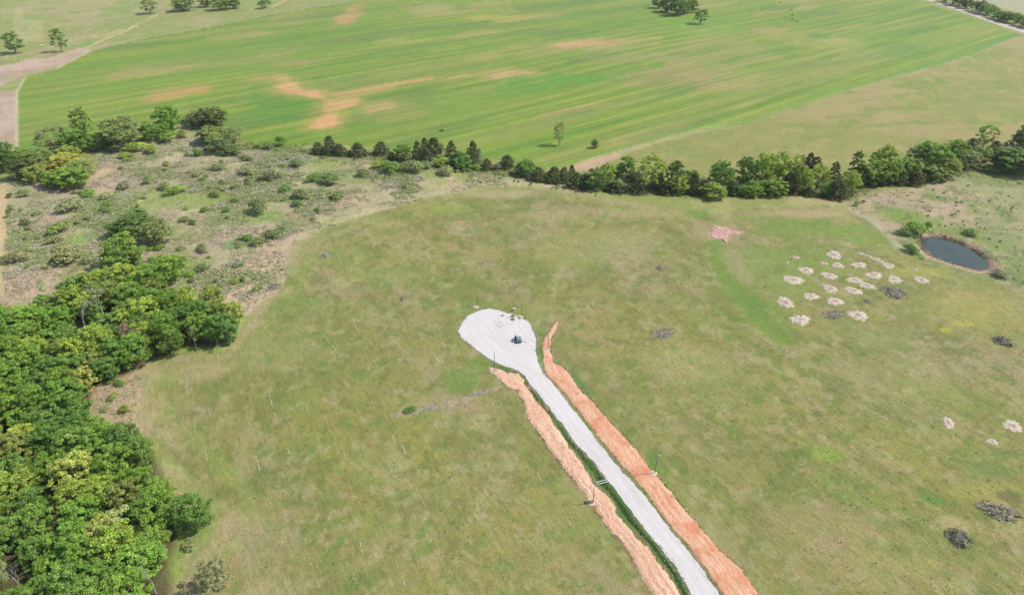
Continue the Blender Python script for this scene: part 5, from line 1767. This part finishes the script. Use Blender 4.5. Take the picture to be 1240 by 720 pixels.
# ---------------------------------------------------------------- off-road utility vehicle on the turning circle
def buggy():
    M_BODY = plain('charcoal_paint', (.035, .045, .055), .35, .5, 0, .06)
    M_BLK = plain('black_plastic', (.018, .018, .02), .6, .3, 0, .1)
    M_GREY = plain('grey_seat', (.20, .22, .235), .7, .3, 0, .08)
    M_TYRE = plain('tyre_rubber', (.02, .02, .02), .85, .2, 0, .15)
    M_LAMP = plain('headlamp_lens', (.75, .75, .72), .15, .6, 0, .02)
    mg, n, l, b = newmat('windscreen_glass', .05, .5)
    b.inputs['Base Color'].default_value = (.30, .34, .36, 1)
    b.inputs['Transmission Weight'].default_value = .6
    x, y = G(627.5, 412.5)
    o = empty('utility_buggy', (x, y, hgt(x, y) + .075), math.radians(12))
    tag(o, 'dark open off-road buggy parked on the white turning circle', 'buggy')
    Z = (0, 0, 0)
    # local: front is -y
    put('body', box_mesh('body', [((0, .05, .62), (1.30, 2.7, .34), Z), ((0, -.1, .50), (1.5, 1.1, .16), Z), ((0, .55, .86), (1.36, .14, .5), Z)], M_BODY, .06), None, o)
    put('hood', box_mesh('hood', [((0, -1.08, .88), (1.26, .78, .26), (math.radians(9), 0, 0))], M_BODY, .08), None, o)
    put('windscreen', box_mesh('windscreen', [((0, -.62, 1.36), (1.28, .03, .70), (math.radians(-22), 0, 0))], mg, .008), None, o)
    put('roof', box_mesh('roof', [((0, .02, 1.86), (1.36, 1.15, .07), (math.radians(-2), 0, 0))], M_GREY, .03), None, o)
    for sx in (-1, 1):
        put('roll_bar', tube_mesh('roll_bar', [((sx * .62, -.78, 1.0), (sx * .6, -.48, 1.82), .035, .035), ((sx * .6, -.48, 1.82), (sx * .6, .55, 1.84), .035, .035), ((sx * .6, .55, 1.84), (sx * .64, .72, .9), .035, .035)], M_BLK, 6), None, o)
        s = put('seat', box_mesh('seat', [((sx * .34, .12, .90), (.52, .5, .16), Z), ((sx * .34, .38, 1.2), (.5, .14, .6), (math.radians(-10), 0, 0))], M_GREY, .05), None, o)
        put('headlight', box_mesh('headlight', [((sx * .45, -1.50, .86), (.26, .05, .13), Z)], M_LAMP, .02), None, o)
        put('taillight', box_mesh('taillight', [((sx * .58, 1.53, .84), (.1, .03, .16), Z)], plain('red_lens', (.3, .02, .02), .3, .5), .01), None, o)
        for yy in (-.98, .98):
            w = put('wheel', box_mesh('hub', [((sx * .66, yy, .34), (.2, .12, .12), Z)], M_BLK, .02), None, o)
            V, F = lathe([(-.13, .2), (-.14, .30), (-.10, .345), (.10, .345), (.14, .30), (.13, .2)], 18)
            t = put('tyre', pmesh('tyre', V, F, M_TYRE, True), None, w)
            t.location = (sx * .70, yy, .335)
            t.rotation_euler = (0, math.pi / 2, 0)
            V, F = lathe([(-.12, .2), (.13, .2), (.10, .08)], 14)
            r = put('rim', pmesh('rim', V, F, M_STEEL, True), None, w)
            r.location = (sx * .71, yy, .335)
            r.rotation_euler = (0, sx * math.pi / 2, 0)
            put('fender', box_mesh('fender', [((sx * .70, yy, .73), (.32, .84, .06), Z), ((sx * .70, yy - .42, .66), (.32, .06, .16), (.3, 0, 0)), ((sx * .70, yy + .42, .66), (.32, .06, .16), (-.3, 0, 0))], M_BLK, .02), None, o)
    put('cargo_bed', box_mesh('cargo_bed', [((0, 1.08, .86), (1.3, .9, .05), Z), ((-.64, 1.08, 1.0), (.05, .9, .26), Z), ((.64, 1.08, 1.0), (.05, .9, .26), Z), ((0, 1.51, 1.0), (1.3, .05, .26), Z)], M_BLK, .015), None, o)
    put('bumper', tube_mesh('bumper', [((-.5, -1.56, .55), (.5, -1.56, .55), .04, .04), ((-.4, -1.56, .55), (-.4, -1.56, .78), .03, .03), ((.4, -1.56, .55), (.4, -1.56, .78), .03, .03), ((-.4, -1.56, .78), (.4, -1.56, .78), .03, .03)], M_BLK, 6), None, o)
    put('steering_wheel', tube_mesh('steering_wheel', [((-.34 + .17 * math.cos(k * .628), -.32 + .05 * math.sin(k * .628), 1.15 + .16 * math.sin(k * .628)), (-.34 + .17 * math.cos(k * .628 + .628), -.32 + .05 * math.sin(k * .628 + .628), 1.15 + .16 * math.sin(k * .628 + .628)), .018, .018) for k in range(10)], M_BLK, 5), None, o)


buggy()


# ---------------------------------------------------------------- fences
M_POST = plain('fence_post_wood', (.11, .095, .075), .9, .1, 0, .3, 2)
V, F = lathe([(-.3, .06), (0, .06), (1.35, .055), (1.4, .03)], 6)
POST = pmesh('post', V, F, M_POST, True)


def fence(pxs, step, label, wires=(.45, .85, 1.25)):
    p = GP(pxs)
    L = np.hypot(*np.diff(p, axis=0).T).sum()
    n = int(L / step) + 1
    q, _ = resample(p, n)
    o = empty('wire_fence', (*q[0], hgt(*q[0])))
    tag(o, label, 'fence')
    z0 = o.location.z
    zs = hgt(q[:, 0], q[:, 1])
    for (x, y), z in zip(q, zs):
        c = put('post', POST, None, o)
        c.location = (x - q[0][0], y - q[0][1], z - z0)
        c.rotation_euler = (R.gauss(0, .04), R.gauss(0, .04), 0)
    for w in wires:
        P = [(x - q[0][0], y - q[0][1], z - z0 + w) for (x, y), z in zip(q, zs)]
        put('wire', tube_mesh('wire', [(P[i], P[i + 1], .012, .012) for i in range(n - 1)], M_STEEL, 3), None, o)


fence([(112, 60), (140, 53.5), (195, 42.5), (250, 33.5), (330, 17.5), (400, 6.5), (470, -6.5)], 5, 'wire fence with wooden posts along the upper edge of the hay field')
fence([(702, 198.5), (760, 181), (800, 169.5), (850, 157), (900, 150), (980, 125), (1080, 95), (1170, 69), (1234, 42.5)], 5, 'wire fence between the hay field and the yellowish pasture')
fence([(2.5, 78), (3, 71), (23, 70), (24, 76)], 2.2, 'short wooden post fence around the corner by the spreading tree')
x, y = G(24, 75)
o = empty('fence_corner_pole', (x, y, hgt(x, y)), 0, (1.2, 1.2, 1.1))
tag(o, 'tall dark pole at the fence corner beside the spreading tree', 'pole')
put('shaft', POLE, None, o)
put('cap', CAP, None, o)
# pale boulders by the leaning tree
for dx, s in ((0, 3.2), (1.7, 2.4), (-1.5, 2.0)):
    x, y = G(50, 56)
    o = put('boulder', stone.copy())
    o.data.materials[0] = plain('pale_boulder', (.32, .31, .29), .9, .1, 0, .2, 1)
    o.location = (x + dx, y + dx * .3, hgt(x, y) + .2 * s)
    o.scale = (s * 1.2, s, s * 1.3)
    tag(o, 'pale grey boulder on the grass between two dark trees', 'boulder', 'pale boulders on the far pasture')


# ---------------------------------------------------------------- cattle far off on the hay field
def cow_mesh():
    pts = [((0, .0, 1.05), .36), ((0, .55, 1.08), .34), ((0, 1.0, 1.06), .26), ((0, -.55, 1.04), .36), ((0, -.95, 1.12), .27), ((0, -1.25, 1.22), .17), ((0, -1.5, 1.1), .15), ((0, -1.72, .92), .09)]
    V = [p for p, _ in pts]
    Rd = [r for _, r in pts]
    Ed = [(0, 1), (1, 2), (0, 3), (3, 4), (4, 5), (5, 6), (6, 7)]
    for sx in (-1, 1):
        for yy, root in ((-.72, 3), (.82, 1)):
            o = len(V)
            back = .1 if yy > 0 else 0
            V += [(sx * .2, yy, .85), (sx * .22, yy + back, .45), (sx * .22, yy, .04)]
            Rd += [.15, .075, .06]
            Ed += [(root, o), (o, o + 1), (o + 1, o + 2)]
    o = len(V)
    V += [(0, 1.22, 1.15), (0, 1.3, .6)]
    Rd += [.05, .035]
    Ed += [(2, o), (o, o + 1)]
    for sx in (-1, 1):
        o = len(V)
        V.append((sx * .24, -1.42, 1.28))
        Rd.append(.04)
        Ed.append((6, o))
    me = bpy.data.meshes.new('cow')
    me.from_pydata(V, Ed, [])
    ob = bpy.data.objects.new('cow_build', me)
    COL.objects.link(ob)
    ob.modifiers.new('skin', 'SKIN')
    for i, r in enumerate(Rd):
        sv = me.skin_vertices[0].data[i] if me.skin_vertices else None
        if sv:
            sv.radius = (r, r)
            sv.use_root = i == 0
    ob.modifiers.new('sub', 'SUBSURF').levels = 1
    dg = bpy.context.evaluated_depsgraph_get()
    out = bpy.data.meshes.new_from_object(ob.evaluated_get(dg))
    bpy.data.objects.remove(ob)
    out.name = 'cow'
    out.materials.clear()
    out.materials.append(plain('black_hide', (.018, .015, .014), .7, .25, 0, .2))
    out.polygons.foreach_set('use_smooth', np.full(len(out.polygons), True))
    return out


try:
    COW = cow_mesh()
    for px, py, rz in [(945, 3.5, .5), (957.5, 12.5, 1.6), (959, 24, 1.2), (965, 27, 2.0), (930, 16.5, -.6), (959.5, 18.5, .2)]:
        x, y = G(px, py)
        o = put('cow', COW)
        o.location = (x, y, hgt(x, y))
        o.rotation_euler = (0, 0, rz)
        tag(o, 'black cow grazing far out on the hay field', 'cow', 'cattle grazing on the far hay field')
except Exception as e:
    print('COW FAIL', e)
print('forest trees', nfor, 'objects', len(bpy.data.objects))

# ---------------------------------------------------------------- thin summer haze round the whole place
hz = bpy.data.meshes.new('haze')
bmh = bmesh.new()
bmesh.ops.create_cube(bmh, size=1)
bmh.to_mesh(hz)
bmh.free()
mh = bpy.data.materials.new('haze')
mh.use_nodes = True
hn = mh.node_tree.nodes
for q in list(hn):
    if q.type == 'BSDF_PRINCIPLED':
        hn.remove(q)
pv = hn.new('ShaderNodeVolumePrincipled')
pv.inputs['Color'].default_value = (.96, .95, .93, 1)
pv.inputs['Density'].default_value = HAZE
pv.inputs['Anisotropy'].default_value = 0.2
mh.node_tree.links.new(pv.outputs[0], hn['Material Output'].inputs['Volume'])
go = bpy.data.objects['ground']
bb = [go.matrix_world @ Vector(c) for c in go.bound_box]
x0, x1 = min(v.x for v in bb) - 20, max(v.x for v in bb) + 20
y0, y1 = min(v.y for v in bb) - 20, max(v.y for v in bb) + 20
ho = put('haze', hz, mh)
ho.scale = (x1 - x0, y1 - y0, CAM_H + 4 + 6)
ho.location = ((x0 + x1) / 2, (y0 + y1) / 2, (CAM_H + 4 - 6) / 2)
tag(ho, 'thin pale summer haze', None, None, 'stuff')
